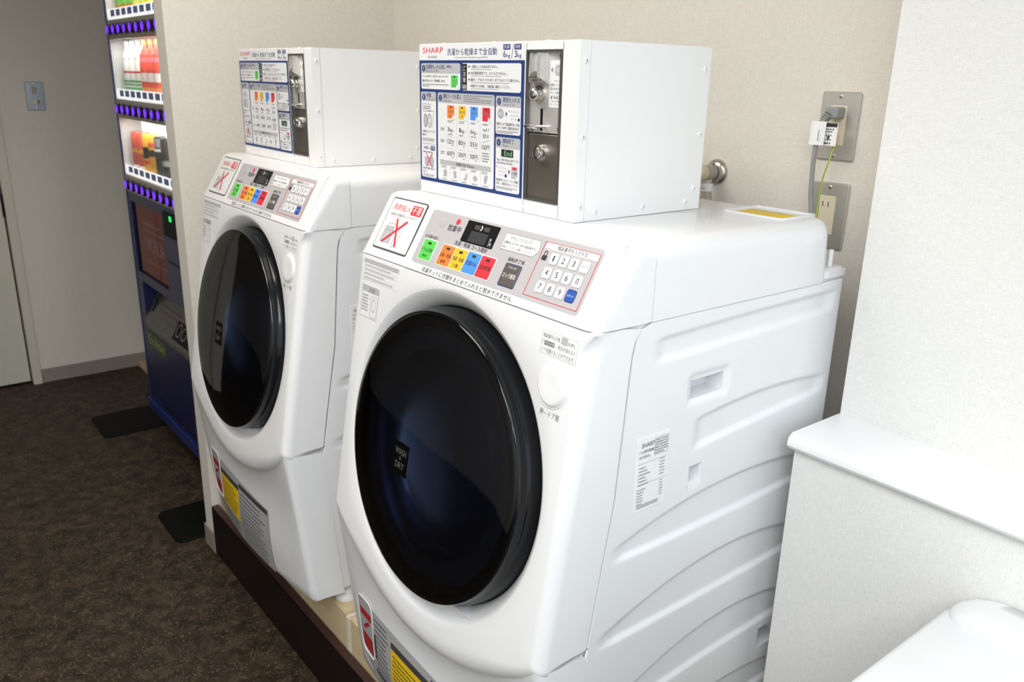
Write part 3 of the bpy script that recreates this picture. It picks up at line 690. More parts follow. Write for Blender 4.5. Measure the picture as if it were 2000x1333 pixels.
# ------------------------------------------------------------------ coin boxes
BO = (0, 0.204, 1.2502)
BF = F((0, .408, 1.2502), (0, -1, 0), (0, 0, 1), (-1, 0, 0))
def make_coin_box():
    root = thing('coin_box', 'x', 'coin box', BO, 'coin operated control boxes on the washing machines')
    bd = lambda mb, nm, m, par=root, **k: mb.build(nm, m, par, BO, **k)
    G = F(BF(0, 0, 0), BF.u*.001, BF.v*.001, BF.w*.001)   # millimetres
    D, H, Wd = .275, .2485, .408
    # front frame with opening for the coin mechanism, and rear cover
    z0 = 1.2502
    hs = MB(); hs.bx(BF, 0, 0, .293, H, -.020, 0).bx(BF, .372, 0, Wd, H, -.020, 0).bx(BF, .293, 0, .372, .0205, -.020, 0).bx(BF, .293, .2365, .372, H, -.020, 0)
    bd(MB().loft([(.0195, z0), (.0195, z0+H), (.003, z0+H), (0, z0+H-.003), (0, z0)], [0]*5, 0, .035, .002, 3), 'front_frame', BOXW)
    bd(MB().loft([(.0195, z0), (.0195, z0+H), (.003, z0+H), (0, z0+H-.003), (0, z0)], [0]*5, .115, Wd, .002, 3), 'front_frame', BOXW)
    bd(MB().bx(BF, .292, 0, .374, .0205, -.0195, 0), 'front_rail', BOXW, smooth=False); bd(MB().bx(BF, .292, .2365, .374, H, -.0195, 0), 'front_rail', BOXW, smooth=False)
    bd(MB().loft([(.0205, z0), (D, z0), (D, z0+H-.004), (D-.004, z0+H-.0002), (.0205, z0+H-.0002)], [0]*5, .0006, Wd-.0006, .005, 4), 'cover', BOXW)
    # screws
    for y, z in ((0, .222), (0, .120), (0, .022)):
        s_ = F((.0105, -.0002, z0+z), (1, 0, 0), (0, 0, 1), (0, -1, 0)); sc = bd(MB().lathe(s_, [(.0042, -.001), (.0042, .0008), (.0028, .0020), (.0004, .0022)], 16), 'screw', BOXW)
        bd(MB().quad(s_, -.0008, -.0016, .0008, .0016, .0024), 'screw_slot', INKG, sc)
    for x, z in ((.042, .013), (.142, .013), (.240, .013), (.262, .215), (.262, .118), (.258, .034)):
        s_ = F((x, .0004, z0+z), (1, 0, 0), (0, 0, 1), (0, -1, 0)); sc = bd(MB().lathe(s_, [(.0045, -.001), (.0045, .0006), (.0028, .0018), (.0004, .0020)], 16), 'screw', BOXW)
        bd(MB().quad(s_, -.0007, -.0014, .0007, .0014, .0022), 'screw_slot', INKL, sc)
    for u in (.020, .105, .190, .290, .385):
        s_ = F(BF(u, .0085, 0), BF.u, BF.v, BF.w); bd(MB().lathe(s_, [(.0038, -.001), (.0038, .0006), (.0022, .0016), (.0004, .0018)], 16), 'screw', BOXW)
    for u in (.06, .20, .33):
        bd(MB().lathe(F((.010, .408-u, z0+H), (1, 0, 0), (0, 1, 0), (0, 0, 1)), [(.0038, -.001), (.0038, .0005), (.0022, .0014), (.0004, .0016)], 14), 'screw', BOXW)
    # ---- coin mechanism
    fr = bd(MB().rframe(G, 293.2, 20.6, 371.8, 236.3, .8, 3.2, -14, 1.5), 'mechanism_frame', FRAMEG)
    up = bd(MB().bx(G, 296, 121, 369, 233.5, -12, -5), 'coin_plate', STEEL, smooth=False)
    lo = bd(MB().rrect(G, 296.6, 23.6, 368.4, 119, 1, -12, -3.5, .6), 'coin_door', STEELD)
    bd(MB().bx(G, 296, 23, 369, 234, -18, -12), 'mechanism_back', BLACKM, smooth=False)
    lk = F(BF(.3300, .0925, -.0035), BF.u, BF.v, BF.w)
    l2 = bd(MB().lathe(lk, [(.0125, 0), (.0125, .003), (.0105, .009), (.0075, .0095), (.0072, .013), (.0060, .0135)], 28), 'lock', CHROME, lo)
    for (a, b) in ((303.4, 226.8), (363.6, 226.5), (304, 126.5), (364.2, 127)):
        bd(MB().lathe(F(BF(a*.001, b*.001, -.005), BF.u, BF.v, BF.w), [(.0038, 0), (.0036, .0012), (.0022, .0022), (.0003, .0025)], 16), 'screw', NICKEL, up)
    # coin funnel: sloped cheeks and bright back
    fu = MB().extr(G, [(305, 192), (334, 192), (334, 232), (305, 232)], -5, -4.2)
    fu.mesh([G(305, 232, -4), G(309, 232, 5), G(309, 205, 5), G(305, 205, -4)], [(0, 1, 2, 3)])
    bd(fu, 'coin_funnel', mat('funnel_bright', (0.75, 0.74, 0.72), 0.25, metal=0.6), up)
    ck = MB(); ck.extr(F(G(331, 0, 0), G.v, G.w, G.u), [(191, -5), (232, -5), (232, 9), (198, 9)], -3, 3); bd(MB().bx(G, 334.2, 190, 339, 233, -5, -1.5), 'funnel_flange', STEEL, up, smooth=False)
    bd(ck, 'funnel_cheek', STEEL, up, smooth=False)
    bd(MB().extr(F(G(306, 0, 0), G.v, G.w, G.u), [(191, -5), (232, -5), (232, 4), (200, 6)], -1, 1), 'funnel_cheek', STEEL, up, smooth=False)
    fb = bd(MB().extr(G, [(304, 191), (333, 191), (333, 201), (318, 207), (304, 201)], -5, 5), 'funnel_tag', mat('grey_tag_metal', (0.30, 0.29, 0.27), 0.4, metal=0.5), up, smooth=False)
    bd(MB().text(G, '¥100硬貨', 308, 197, 329, 200.5, 5.3).text(G, '専用', 313, 192.5, 324, 195.8, 5.3), 'lettering', INK, up)
    bd(MB().lathe(F(BF(.3195, .1755, -.005), BF.u, BF.v, BF.w), [(.0118, 0), (.0118, .004), (.0105, .0065), (.0098, .0067), (.0092, .0125), (.0070, .0155), (.0030, .0170), (.0005, .0172)], 28), 'reject_knob', NICKEL, up)
    bd(MB().bx(G, 321.8, 124, 327.0, 155, -5.2, -4.7), 'coin_slot', BLACKM, up, smooth=False)
    bd(MB().tube([G(333, 130, -5), G(333, 130.5, 3), G(328, 130.5, 9), G(316, 130, 12), G(306, 129.5, 11), G(303, 129, 6), G(308, 128.5, 2), G(322, 128.5, -1)], .0021, 10), 'return_lever', CHROME, up)
    sk = bd(MB().rrect(G, 340.5, 157.5, 367.8, 222, 1, -5, -4.6), 'coin_sticker', PAPER, up)
    t = MB().text(G, 'Coin only', 350, 192.5, 365, 195.5, -4.3)
    for i, s_ in enumerate(('運転コースを', '選び後1枚ずつ', 'ゆっくり硬貨を', '入れてください')): t.text(G, s_, 343, 187-5.4*i, 366, 190.6-5.4*i, -4.3)
    for i, s_ in enumerate(('硬貨が', 'つまった時に', '押してください')): t.text(G, s_, 350 if i == 0 else 343, 169.2-4.6*i, 365, 172.6-4.6*i, -4.3)
    t.extr(G, [(343, 209), (347, 205.5), (347, 212.5)], -4.5, -4.3).extr(G, [(343, 171), (346.5, 168), (346.5, 174)], -4.5, -4.3)
    bd(t, 'lettering', INKG, up)
    cn = MB().lathe(F(BF(.3585, .2085, -.0046), BF.u, BF.v, BF.w), [(.0078, 0), (.0078, .0003)], 28); bd(cn, 'printed_coin', HDRG, up)
    bd(MB().text(G, '100', 353.5, 206, 363.5, 211.5, -4.1), 'lettering', PAPER, up)
    # ---- instruction poster
    ps = bd(MB().rrect(G, 0.4, 19.5, 289.6, 247.5, 2.5, -.3, .45), 'instruction_poster', PAPERG)
    C = {}
    def c(n): return C.setdefault(n, MB())
    w1_, w2_, w3_, w4_ = .7, .95, 1.2, 1.4
    c('NAVY').quad(G, .6, 20.2, 289.3, 222, w1_)
    panels = [(6.6, 175.6, 124, 217.4), (129, 175.6, 282, 217.6), (5, 26, 52, 171), (57.4, 26, 217.2, 170.8), (221, 113.5, 282.8, 170.2), (222, 25.4, 283, 109)]
    for p in panels: c('PAPER').rrect(G, *p, 4, w1_-.1, w2_)
    for a, b, u, v in ((6.6, 124, 201.5, 217.4), (5, 52, 156, 171), (57.4, 217.2, 154.7, 170.8), (221, 282.8, 154.5, 170.2), (222, 283, 93, 109)):
        r = 3.6; P = [(a, u), (b, u)]+[(b-r+r*math.cos(math.radians(t)), v-r+r*math.sin(math.radians(t))) for t in (0, 30, 60, 90)]+[(a+r+r*math.cos(math.radians(t)), v-r+r*math.sin(math.radians(t))) for t in (90, 120, 150, 180)]
        c('HDRG').poly([G(x, y, w3_) for x, y in P])
    for n_, (u, v) in zip('01234', ((14.5, 209), (14.6, 162.2), (66, 162.2), (229.4, 162), (229.8, 100.6))):
        c('NAVY').lathe(F(G(u, v, w3_), G.u, G.v, G.w), [(5.2, 0), (5.2, .2)], 20, su=.95)
        c('PAPER').text(G, n_, u-(1.2 if n_ != '1' else .8), v-3, u+(1.2 if n_ != '1' else .8), v+3, w4_+.2)
    N = c('NAVY'); I = c('INK'); J = c('INKG')
    c('RED').text(G, 'SHARP', 11.5, 233.5, 74, 242.5, w1_)
    J.text(G, 'ES-HD63L', 28, 225.6, 56.5, 229.6, w1_).text(G, 'Full automatic from WASHING through DRYING.', 108, 224.6, 199, 227.6, w1_)
    N.text(G, '洗濯から乾燥まで全自動', 85.5, 229.6, 221.5, 240.4, w1_).rrect(G, 237, 237, 254.3, 244.6, 1, .3, w1_).rrect(G, 264, 237, 280.6, 244.6, 1, .3, w1_)
    c('PAPER').text(G, '洗濯', 239, 238.3, 252.5, 243.4, w1_+.25).text(G, '洗乾', 266, 238.3, 279, 243.4, w1_+.25)
    N.text(G, '6', 237, 226, 243.6, 235.4, w1_).text(G, 'kg', 245, 224.4, 254, 231.5, w1_).line(G, (257.5, 225), (262, 244.5), .8, w1_).text(G, '3', 264.5, 226, 271, 235.4, w1_).text(G, 'kg', 272, 224.4, 281, 231.5, w1_)
    N.text(G, '洗濯物を入れる前に', 21, 208, 82, 215.4, w4_).text(G, '(無料)', 85, 209, 99, 214.6, w4_).text(G, '準備', 23, 161.6, 37, 169, w4_).text(G, '運転コースを選ぶ', 74, 161.5, 127, 169.4, w4_).text(G, '硬貨を入れる', 239, 160.8, 280.5, 168.6, w4_).text(G, '運転終了', 239.5, 100, 268.5, 107.4, w4_)
    J.text(G, 'Before laundry (FREE)', 21.5, 203, 62, 206.4, w4_).text(G, 'Ready to Start', 23, 157, 50, 160.2, w4_).text(G, 'Select Course', 74.5, 156.3, 99, 160, w4_).text(G, 'Deposit Coins', 239.5, 155.8, 268, 159.4, w4_).text(G, 'Finish', 240, 95, 254, 98.8, w4_)
    for i in range(4): J.dashes(G, 134, 166.6-3.1*i, 214-(34 if i == 1 else 0), 169-3.1*i, 1, w4_, 500+i, .5, .9)
    I.text(G, 'ドラム洗浄ボタンを押すと Ag+イオン水で', 10, 194, 90, 198.4, w3_).text(G, '槽内を洗浄します（所要時間：約7分）', 10, 187, 80, 191.4, w3_)
    J.dashes(G, 10, 179, 90, 184.6, 2, w3_, 3, .45, .2)
    I.bx(G, 129.6, 176.6, 143, 216.6, w2_-.1, w3_)
    for ch, v in (('ご', 208.5), ('注', 199.5), ('意', 190.5)): c('PAPER').text(G, ch, 132.6, v-2, 140, v+5, w4_)
    c('HDRG').rrect(G, 131, 178.5, 141.6, 184.5, 1.2, w3_-.1, w4_); I.text(G, 'NOTE', 132, 180, 140.6, 183, w4_+.2)
    for v, s_, r in ((212.4, '一度投入したお金は戻りません。', 226), (202.6, '100円硬貨専用です。おつりはでません。', 247), (192.7, '運転中、ドアはロックされます。終了するまでドアは開きません。', 280), (183.2, '※乾燥が不十分な場合、「追加乾燥」運転をしてください。', 256)):
        if v > 190: I.lathe(F(G(148.8, v, w3_), G.u, G.v, G.w), [(1.6, 0), (1.6, .1)], 12)
        I.text(G, s_, 153, v-2.2, r, v+2.4, w3_); c('GREY').dashes(G, 154, v-5.0, r-8, v-3.2, 1, w3_, int(v), .6)
    # panel 1
    J.rframe(G, 10, 138.5, 36, 151, 1, .6, w3_-.1, w3_); J.dashes(G, 13, 141.5, 34, 148, 2, w3_, 5, .5)
    for u, r in ((19, 1), (32, .8)):
        J.lathe(F(G(u, 123, w3_), G.u, G.v, G.w), [(6.5, 0), (5.6, .05)], 24, sv=1.75, cap=False)
    c('HDRG').lathe(F(G(19, 123, w3_-.1), G.u, G.v, G.w), [(5.6, 0), (5.6, .05)], 24, sv=1.75)
    J.lathe(F(G(32.5, 123, w3_), G.u, G.v, G.w), [(3.6, 0), (3, .05)], 20, sv=1.75, cap=False).line(G, (40, 112), (45, 139), .6, w3_).line(G, (24, 140), (45, 139), .6, w3_)
    I.text(G, '洗濯物を入れてドアを', 9, 103, 48, 107, w3_).text(G, '閉める', 9, 97, 21, 101.2, w3_); J.dashes(G, 9, 88, 46, 94, 2, w3_, 6, .45)
    J.quad(G, 7, 83.8, 50, 84.3, w3_); I.text(G, '洗剤投入', 12, 74.5, 32, 79.6, w3_); N.rrect(G, 34.5, 73.4, 47.5, 80.6, 1, w2_, w3_); c('PAPER').text(G, '不要', 36, 74.8, 46, 79.4, w4_)
    J.dashes(G, 10, 68.8, 48, 71, 1, w3_, 8, .8)
    c('HDRG').extr(G, [(15, 47), (15, 61), (27, 63), (28, 47)], w2_, w3_).extr(G, [(29, 46), (30, 62), (40, 64), (45, 56), (43, 45)], w2_, w3_)
    c('RED').line(G, (20, 68.5), (40, 44), 1.8, w4_).line(G, (40, 69), (21, 44), 1.8, w4_+.1)
    I.text(G, '洗剤が自動で投入さ', 9, 39.5, 48, 43.4, w3_).text(G, 'れます', 9, 33.8, 21, 37.6, w3_); J.dashes(G, 9, 27.5, 46, 32, 2, w3_, 11, .45)
    # panel 2
    for i, (mm, u) in enumerate((('ORG', 86.5), ('YEL', 119.8), ('BLU', 153.2), ('RED', 186))):
        c(mm).rrect(G, u, 130.2, u+20.4, 151, 1.2, w2_, w3_); I.rrect(G, u+8, 147, u+12.4, 149.4, .5, w3_, w4_)
        J.text(G, ('洗濯・乾燥', '洗濯・乾燥', '洗濯のみ', '追加乾燥')[i], u+2, 139.5, u+18.4, 143.6, w4_)
        if i < 2: J.text(G, ('標準', '少量')[i], u+6.5, 133, u+14.5, 136.6, w4_)
        c('PAPER').lathe(F(G(u+18.5, 131.5, w4_), G.u, G.v, G.w), [(3.4, 0), (3.4, .2)], 16); c('PAPER').line(G, (u+16, 137), (u+18.5, 132), 1.6, w4_+.3)
        J.dashes(G, u+1, 123, u+17, 127.5, 2 if i < 2 else 1, w3_, 30+i, .45)
        if i < 3:
            I.text(G, ('3', '1', '6')[i], u+.5+(1.5 if i == 1 else 0), 109, u+5, 116, w3_).text(G, 'kg', u+6.2, 107, u+14.2, 114.8, w3_).text(G, 'まで', u+15, 108.6, u+20, 111.4, w3_)
            J.dashes(G, u+1, 103, u+17, 105, 1, w3_, 50+i, .8)
            mn, ye = ('120', '80', '35')[i], ('600', '500', '300')[i]
            I.text(G, mn, u-.6, 88.6, u+11.8, 96.2, w3_).text(G, '分', u+13, 88.4, u+20.4, 96, w3_).text(G, ye, u-.8, 69, u+12.4, 76.4, w3_).text(G, '円', u+13.6, 68.8, u+21, 76.2, w3_)
            J.dashes(G, u+13, 85.6, u+19, 87.2, 1, w3_, 60+i, .8).dashes(G, u+13, 65.6, u+19, 67.2, 1, w3_, 64+i, .8)
            for k in range(11): J.quad(G, u-1+2*k, 99.6, u+.1+2*k, 100, w3_).quad(G, u-1+2*k, 80.6, u+.1+2*k, 81, w3_)
        else:
            I.text(G, '1kgまで', u+1.5, 114, u+19.5, 119.6, w3_).text(G, '30', u+1, 104.2, u+9.6, 111, w3_).text(G, '分', u+11, 104, u+18, 111, w3_).text(G, '100', u-1, 86, u+11.5, 93.6, w3_).text(G, '円', u+12.6, 86, u+20, 93.6, w3_)
            J.line(G, (u, 97), (u+20, 101.5), .5, w3_); J.dashes(G, u, 66, u+19, 82.5, 4, w3_, 70, .4)
        J.quad(G, u-6, 64, u-5.7, 150, w3_) if i else None
    for v in (111, 91.5, 72): J.dashes(G, 66, v-2.2, 78, v+3.6, 2, w3_, int(v), .5)
    c('HDRG').quad(G, 64, 52.6, 209.4, 60.6, w3_); I.text(G, '洗濯量の目安', 112, 54.2, 142, 59.2, w4_).text(G, 'Reference', 145, 54.4, 165, 58.6, w4_)
    for i in range(5):
        u = 80+29.2*i
        sh = [[(-5, 0), (-5.5, 10), (-1, 14), (4, 12), (5.5, 3), (2, -1)], [(-3.5, -1), (-5, 12), (3, 13), (4.6, 0)], [(-6, 0), (1, 4), (2, 11), (6.5, 11), (6.5, 3), (1, -2)], [(-7.5, 5.5), (0, 11.5), (7.5, 5.5), (0, -.5)], [(-5, 0), (-5, 10), (-1, 14), (4.6, 15), (4.6, 9), (0, -2)]][i]
        c('GREY').poly([G(u+a, 33+b*.92, w3_) for a, b in sh]); J.dashes(G, u-10, 27.6, u+9, 29.6, 1, w3_, 80+i, .7).dashes(G, u-12, 47.6, u+4, 51.4, 2, w3_, 90+i, .45)
        if i: J.quad(G, u-14.6, 28, u-14.3, 51, w3_)
    # panels 3 and 4
    c('GREY').lathe(F(G(233.4, 144, w2_), G.u, G.v, G.w), [(7.8, 0), (7.8, .25)], 28); c('PAPER').text(G, '100', 228.4, 141.4, 238.4, 146.6, w4_)
    N.extr(G, [(246.5, 140), (250.5, 144), (246.5, 148)], w2_, w3_).rrect(G, 276, 134.4, 281, 138.6, .6, w2_, w3_)
    for r_ in range(3):
        for k in range(4): c('HDRG').quad(G, 260+5.2*k, 136+5.5*r_, 262+5.2*k, 138+5.5*r_, w3_) if not (r_ == 0 and k == 3) else None
    c('RED').lathe(F(G(255, 149, w3_), G.u, G.v, G.w), [(1.1, 0), (1.1, .1)], 10)
    I.text(G, '硬貨を入れて暗証番号を入力後', 223.5, 126.4, 280.5, 131.2, w3_).text(G, 'スタートを押すと運転を始めます', 223.5, 120.6, 280.5, 125.2, w3_); J.dashes(G, 223.5, 115, 279, 119.2, 2, w3_, 13, .5)
    I.rrect(G, 236.8, 79.6, 266.8, 91, .6, w2_, w3_); c('ENDG').text(G, 'End', 245, 81.4, 264, 89.4, w4_)
    I.text(G, '「End」表示が出れば終了です', 225, 72.4, 280, 76.8, w3_); J.dashes(G, 225, 68.6, 278, 70.8, 1, w3_, 14, .8)
    for r_ in range(3):
        for k in range(4): c('HDRG').quad(G, 231+5.2*k, 50+5.5*r_, 233+5.2*k, 52+5.5*r_, w3_) if not (r_ == 0 and k == 3) else None
    c('RED').lathe(F(G(225, 63.5, w3_), G.u, G.v, G.w), [(1.1, 0), (1.1, .1)], 10); N.rrect(G, 246.4, 48.6, 251.4, 53, .6, w2_, w3_).extr(G, [(255.6, 53.6), (259.4, 57.4), (255.6, 61.4)], w2_, w3_)
    c('HDRG').rrect(G, 262.6, 48, 278.6, 66.6, 1.2, w2_, w3_); c('RED').rrect(G, 266, 61.6, 275.4, 65.4, .5, w3_-.1, w4_); I.text(G, 'ロック解除', 264.4, 54.6, 277, 58.2, w4_); c('PAPER').lathe(F(G(278.4, 48.6, w4_), G.u, G.v, G.w), [(3, 0), (3, .2)], 16)
    I.text(G, '暗証番号を入力して「ロック解除」', 224.5, 41.2, 281, 45.6, w3_).text(G, 'を押し、衣類を取り出してください', 224.5, 35.6, 281, 40, w3_); J.dashes(G, 224.5, 28.6, 278, 33.6, 2, w3_, 15, .5)
    MM = dict(NAVY=NAVY, PAPER=PAPERG, HDRG=HDRG, INK=INK, INKG=INKG, RED=REDI, GRN=GRN, ORG=ORG, YEL=YEL, BLU=BLU, GREY=INKL, ENDG=ENDG)
    c('GRN').rrect(G, 98, 179.8, 117.4, 198.6, 1.2, w2_, w3_); I.rrect(G, 105.6, 195, 110, 197.4, .5, w3_, w4_); J.text(G, 'ドラム洗浄', 99.6, 187.8, 115.8, 191.6, w4_).text(G, '無料', 104, 181.6, 111.6, 185, w4_)
    c('PAPER').lathe(F(G(116.6, 180.6, w4_), G.u, G.v, G.w), [(3.2, 0), (3.2, .2)], 16)
    NM = dict(NAVY='navy_print', PAPER='white_print', HDRG='grey_print', INK='lettering', INKG='fine_lettering', RED='red_print', GRN='green_print', ORG='orange_print', YEL='yellow_print', BLU='blue_print', GREY='pictograms', ENDG='display_lettering')
    for k, mb in C.items(): bd(mb, NM[k], MM[k], ps, smooth=False)
    return root
b1 = make_coin_box()
b2 = copy_tree(b1); b2.location = (BO[0], BO[1]+.8352, BO[2])
b1['label'] = 'white coin box with blue instruction poster on top of the nearest washing machine'
b2['label'] = 'white coin box with blue instruction poster on the washer next to the partition wall'

# ------------------------------------------------------------------ wall outlets, plug, tap
def plate(y0, y1, z0, z1, name, label, group=None):
    t = thing(name, label, 'outlet', (0.585, (y0+y1)/2, z0), group)
    OG = (0.585, (y0+y1)/2, z0); fr = F((0.585, y1, z0), (0, -1, 0), (0, 0, 1), (-1, 0, 0)); w, h = y1-y0, z1-z0
    MB().rrect(fr, 0, 0, w, h, .004, -.001, .0055, .0022).build('cover_plate', PLATE, t, OG)
    ins = MB().bx(fr, w*.27, h*.22, w*.70, h*.80, .004, .0068).build('socket_insert', IVORY, t, OG, bevel=.0006)
    for v in (.008, h-.008):
        sc = MB().lathe(F(fr(w/2, v, .005), fr.u, fr.v, fr.w), [(.0034, 0), (.0034, .0012), (.002, .0022), (.0003, .0024)], 16).build('screw', NICKEL, t, OG)
        MB().line(fr, (w/2-.002, v-.002), (w/2+.002, v+.002), .0008, .0077).build('screw_slot', INK, t, OG, smooth=False)
    return t, fr, ins, OG
t, fr, ins, OG = plate(-.081, -.007, 1.318, 1.4355, 'wall_outlet', 'steel wall outlet plate with a grey plug and cord inserted')
MB().bx(fr, .024, .029, .044, .044, .0066, .0075).build('earth_cover', mat('ivory_flap', (0.72, 0.63, 0.46), 0.4), t, OG, bevel=.0004)
MB().bx(fr, .0295, .031, .0385, .0318, .0075, .008).build('earth_slot', INKG, t, OG, smooth=False)
t2, fr2, ins2, OG2 = plate(-.083, -.0095, 1.160, 1.279, 'wall_outlet', 'steel wall outlet plate with empty sockets just above the washer')
sl = MB()
for u in (.027, .038):
    for v in (.080, .040): sl.bx(fr2, u-.0008, v-.0045, u+.0008, v+.0045, .0066, .0071)
sl.build('socket_slots', INK, t2, OG2, smooth=False)
# plug with cord, tag and earth wire
pg = thing('power_plug', 'grey power plug with white tag and cord in the upper outlet', 'plug', (0.585, -.04, 1.395))
PO = (0.585, -.04, 1.395)
MB().rrect(F((0.5785, -.044, 1.400), (0, -1, 0), (0, 0, 1), (-1, 0, 0)), -.013, -.010, .012, .010, .004, 0, .026, .003).build('plug_body', GREYC, pg, PO)
rl = MB()
for i in range(5): rl.tube([(.556-.0028*i, -.040+.0012*i, 1.397-.0030*i), (.5545-.0028*i, -.0394+.0012*i, 1.3955-.0030*i)], .0088-.0009*i, 14)
rl.build('strain_relief', GREYC, pg, PO)
cp = [(.552, -.039, 1.394), (.546, -.036, 1.386), (.5445, -.032, 1.372), (.5445, -.029, 1.350), (.545, -.0275, 1.330), (.545, -.0275, 1.310), (.545, -.0285, 1.290), (.544, -.031, 1.260), (.542, -.038, 1.228), (.535, -.044, 1.20), (.52, -.05, 1.16), (.505, -.05, 1.10), (.50, -.05, .95)]
MB().tube(cp, .0042, 10).build('cord', GREYC, pg, PO)
ew = [(.573, -.051, 1.346), (.560, -.054, 1.342), (.553, -.0545, 1.330), (.551, -.053, 1.312), (.550, -.048, 1.290), (.550, -.0445, 1.270), (.549, -.0445, 1.245), (.547, -.046, 1.225), (.54, -.05, 1.19), (.53, -.05, 1.10)]
MB().tube(ew, .0013, 8).build('earth_wire', GYSTR, pg, PO)
MB().tube([(x-.0009, y+.0006, z) for x, y, z in ew], .0008, 6).build('wire_stripe', WIREG, pg, PO)
ft = F((.5385, -.0195, 1.349), (0.12, -.99, 0), (0.02, -.04, .99), (-.99, -.12, 0.02))
tgm = MB().mesh([ft(-.002+.0033*k, v, .003*math.sin(k*.45)) for v in (-.004, .037) for k in range(9)], [(k, k+1, 10+k, 9+k) for k in range(8)])
tg = tgm.build('paper_tag', PAPER, pg, PO); MB().dashes(F(ft(.004, 0, .0045), ft.v, -ft.u, ft.w), .004, -.013, .028, -.010, 1, 0, 3).build('lettering', INKG, tg, PO)
f2 = F((.5475, -.033, 1.3455), (0.1, -.995, 0), (0, 0, 1), (-.995, -.1, 0))
t3 = MB().extr(f2, [(0, 0), (.030, -.001), (.030, .038), (0, .038)], -.0002, .0002).build('warning_tag', PAPER, pg, PO)
tt = MB().quad(f2, .001, .031, .029, .0375, .0004).dashes(f2, .002, .021, .024, .029, 2, .0004, 6, .5).dashes(f2, .002, .001, .024, .0055, 1, .0004, 8, .6)
for a, b in (((.010, .008), (.020, .018)), ((.020, .008), (.010, .018)), ((.015, .007), (.015, .019))): tt.line(f2, a, b, .0016, .0004)
tt.build('lettering', INK, t3, PO)
# water tap
tp = thing('water_tap', 'nickel water tap on the wall behind the near coin box', 'tap', (.585, .213, 1.24)); TO = (.585, .213, 1.24)
tf = F((.585, .213, 1.272), (0, -1, 0), (0, 0, 1), (-1, 0, 0))
MB().lathe(tf, [(.0265, 0), (.0260, .003), (.0215, .0085), (.014, .0115), (.0105, .012)], 36).build('escutcheon', NICKEL, tp, TO)
MB().lathe(tf, [(.0105, .006), (.0105, .014), (.0150, .016), (.0155, .040), (.0145, .043)], 28).build('valve_body', mat('grey_cast_metal', (0.40, 0.39, 0.37), 0.38, metal=0.8), tp, TO)
MB().lathe(tf, [(.0150, .043), (.0162, .045), (.0162, .060), (.0130, .064)], 28).build('handle_cap', mat('beige_plastic', (0.66, 0.54, 0.38), 0.45), tp, TO)
vf = F((.557, .213, 1.20), (1, 0, 0), (0, 1, 0), (0, 0, 1))
MB().lathe(vf, [(.012, .0), (.012, .020), (.0105, .022), (.0105, .060)], 24).build('hose_nipple', NICKEL, tp, TO)
hb = MB().lathe(vf, [(.0122, .036), (.0122, .052)], 24, cap=False).build('nipple_label', PAPER, tp, TO)
MB().text(F((.5425, .218, 1.239), (.3, -.95, 0), (0, 0, 1), (-.95, -.3, 0)), 'TW11', 0, 0, .010, .005, .0005).build('lettering', INK, hb, TO)
MB().tube([(.557, .213, 1.205), (.55, .24, 1.195), (.53, .30, 1.19), (.50, .34, 1.15), (.47, .36, 1.05)], .008, 10).build('hose', GREYC, tp, TO)

# switch plate on the far wall
sp = thing('switch_plate', 'small steel switch plate on the shaded wall beside the door', 'switch', (-.10, 3.446, 1.262)); SO = (-.10, 3.446, 1.262)
sf = F((-.1365, 3.446, 1.262), (1, 0, 0), (0, 0, 1), (0, -1, 0))
MB().rrect(sf, 0, 0, .0725, .121, .004, -.001, .0055, .002).build('cover_plate', mat('blued_steel_plate', (0.42, 0.47, 0.50), 0.35, metal=0.9), sp, SO)
MB().bx(sf, .024, .028, .048, .044, .005, .008).build('rocker', IVORY, sp, SO, bevel=.001)
MB().bx(sf, .041, .030, .048, .043, .008, .0095).build('indicator', mat('brown_indicator', (0.16, 0.07, 0.03), 0.4), sp, SO, smooth=False)
MB().bx(sf, .026, .072, .046, .100, .005, .0062).build('blank_insert', mat('tan_insert', (0.40, 0.38, 0.33), 0.4), sp, SO, bevel=.001)
for v in (.008, .113): MB().lathe(F(sf(.036, v, .005), sf.u, sf.v, sf.w), [(.0032, 0), (.0032, .001), (.0005, .002)], 12).build('screw', NICKEL, sp, SO)

# ------------------------------------------------------------------ ceramic basin at the low wall
bs = thing('wash_basin', 'white glossy ceramic basin against the low wall at the bottom right', 'basin', (0.05, -.80, .60)); BS = (.05, -.80, .60)
hz = F((0, 0, 0), (1, 0, 0), (0, 1, 0), (0, 0, 1))
X0, X1, Y0, Y1 = -.22, .304, -1.20, -.488
m = MB(); N = 6
secs = [(X0+.03, Y0+.03, X1, Y1-.03, .05, .60), (X0+.006, Y0+.006, X1, Y1-.006, .05, .745), (X0, Y0, X1, Y1, .045, .757), (X0, Y0, X1, Y1, .045, .765), (X0+.004, Y0+.004, X1, Y1-.004, .042, .7705), (X0+.010, Y0+.010, X1, Y1-.010, .040, .772),
        (X0+.055, Y0+.055, X1-.10, Y1-.165, .05, .768), (X0+.062, Y0+.062, X1-.107, Y1-.172, .05, .760), (X0+.085, Y0+.085, X1-.13, Y1-.20, .05, .66), (X0+.12, Y0+.12, X1-.16, Y1-.24, .04, .645)]
rings = [MB.rr(a, b, c, d, r, N) for a, b, c, d, r, z in secs]; n = len(rings[0])
vs = [hz(u, v, s[5]) for R, s in zip(rings, secs) for u, v in R]
fs = [(j*n+i, j*n+(i+1) % n, (j+1)*n+(i+1) % n, (j+1)*n+i) for j in range(len(secs)-1) for i in range(n)]+[tuple(range((len(secs)-1)*n, len(secs)*n)), tuple(range(n-1, -1, -1))]
m.mesh(vs, fs).build('basin_body', CERAM, bs, BS, ang=60)
m = MB()
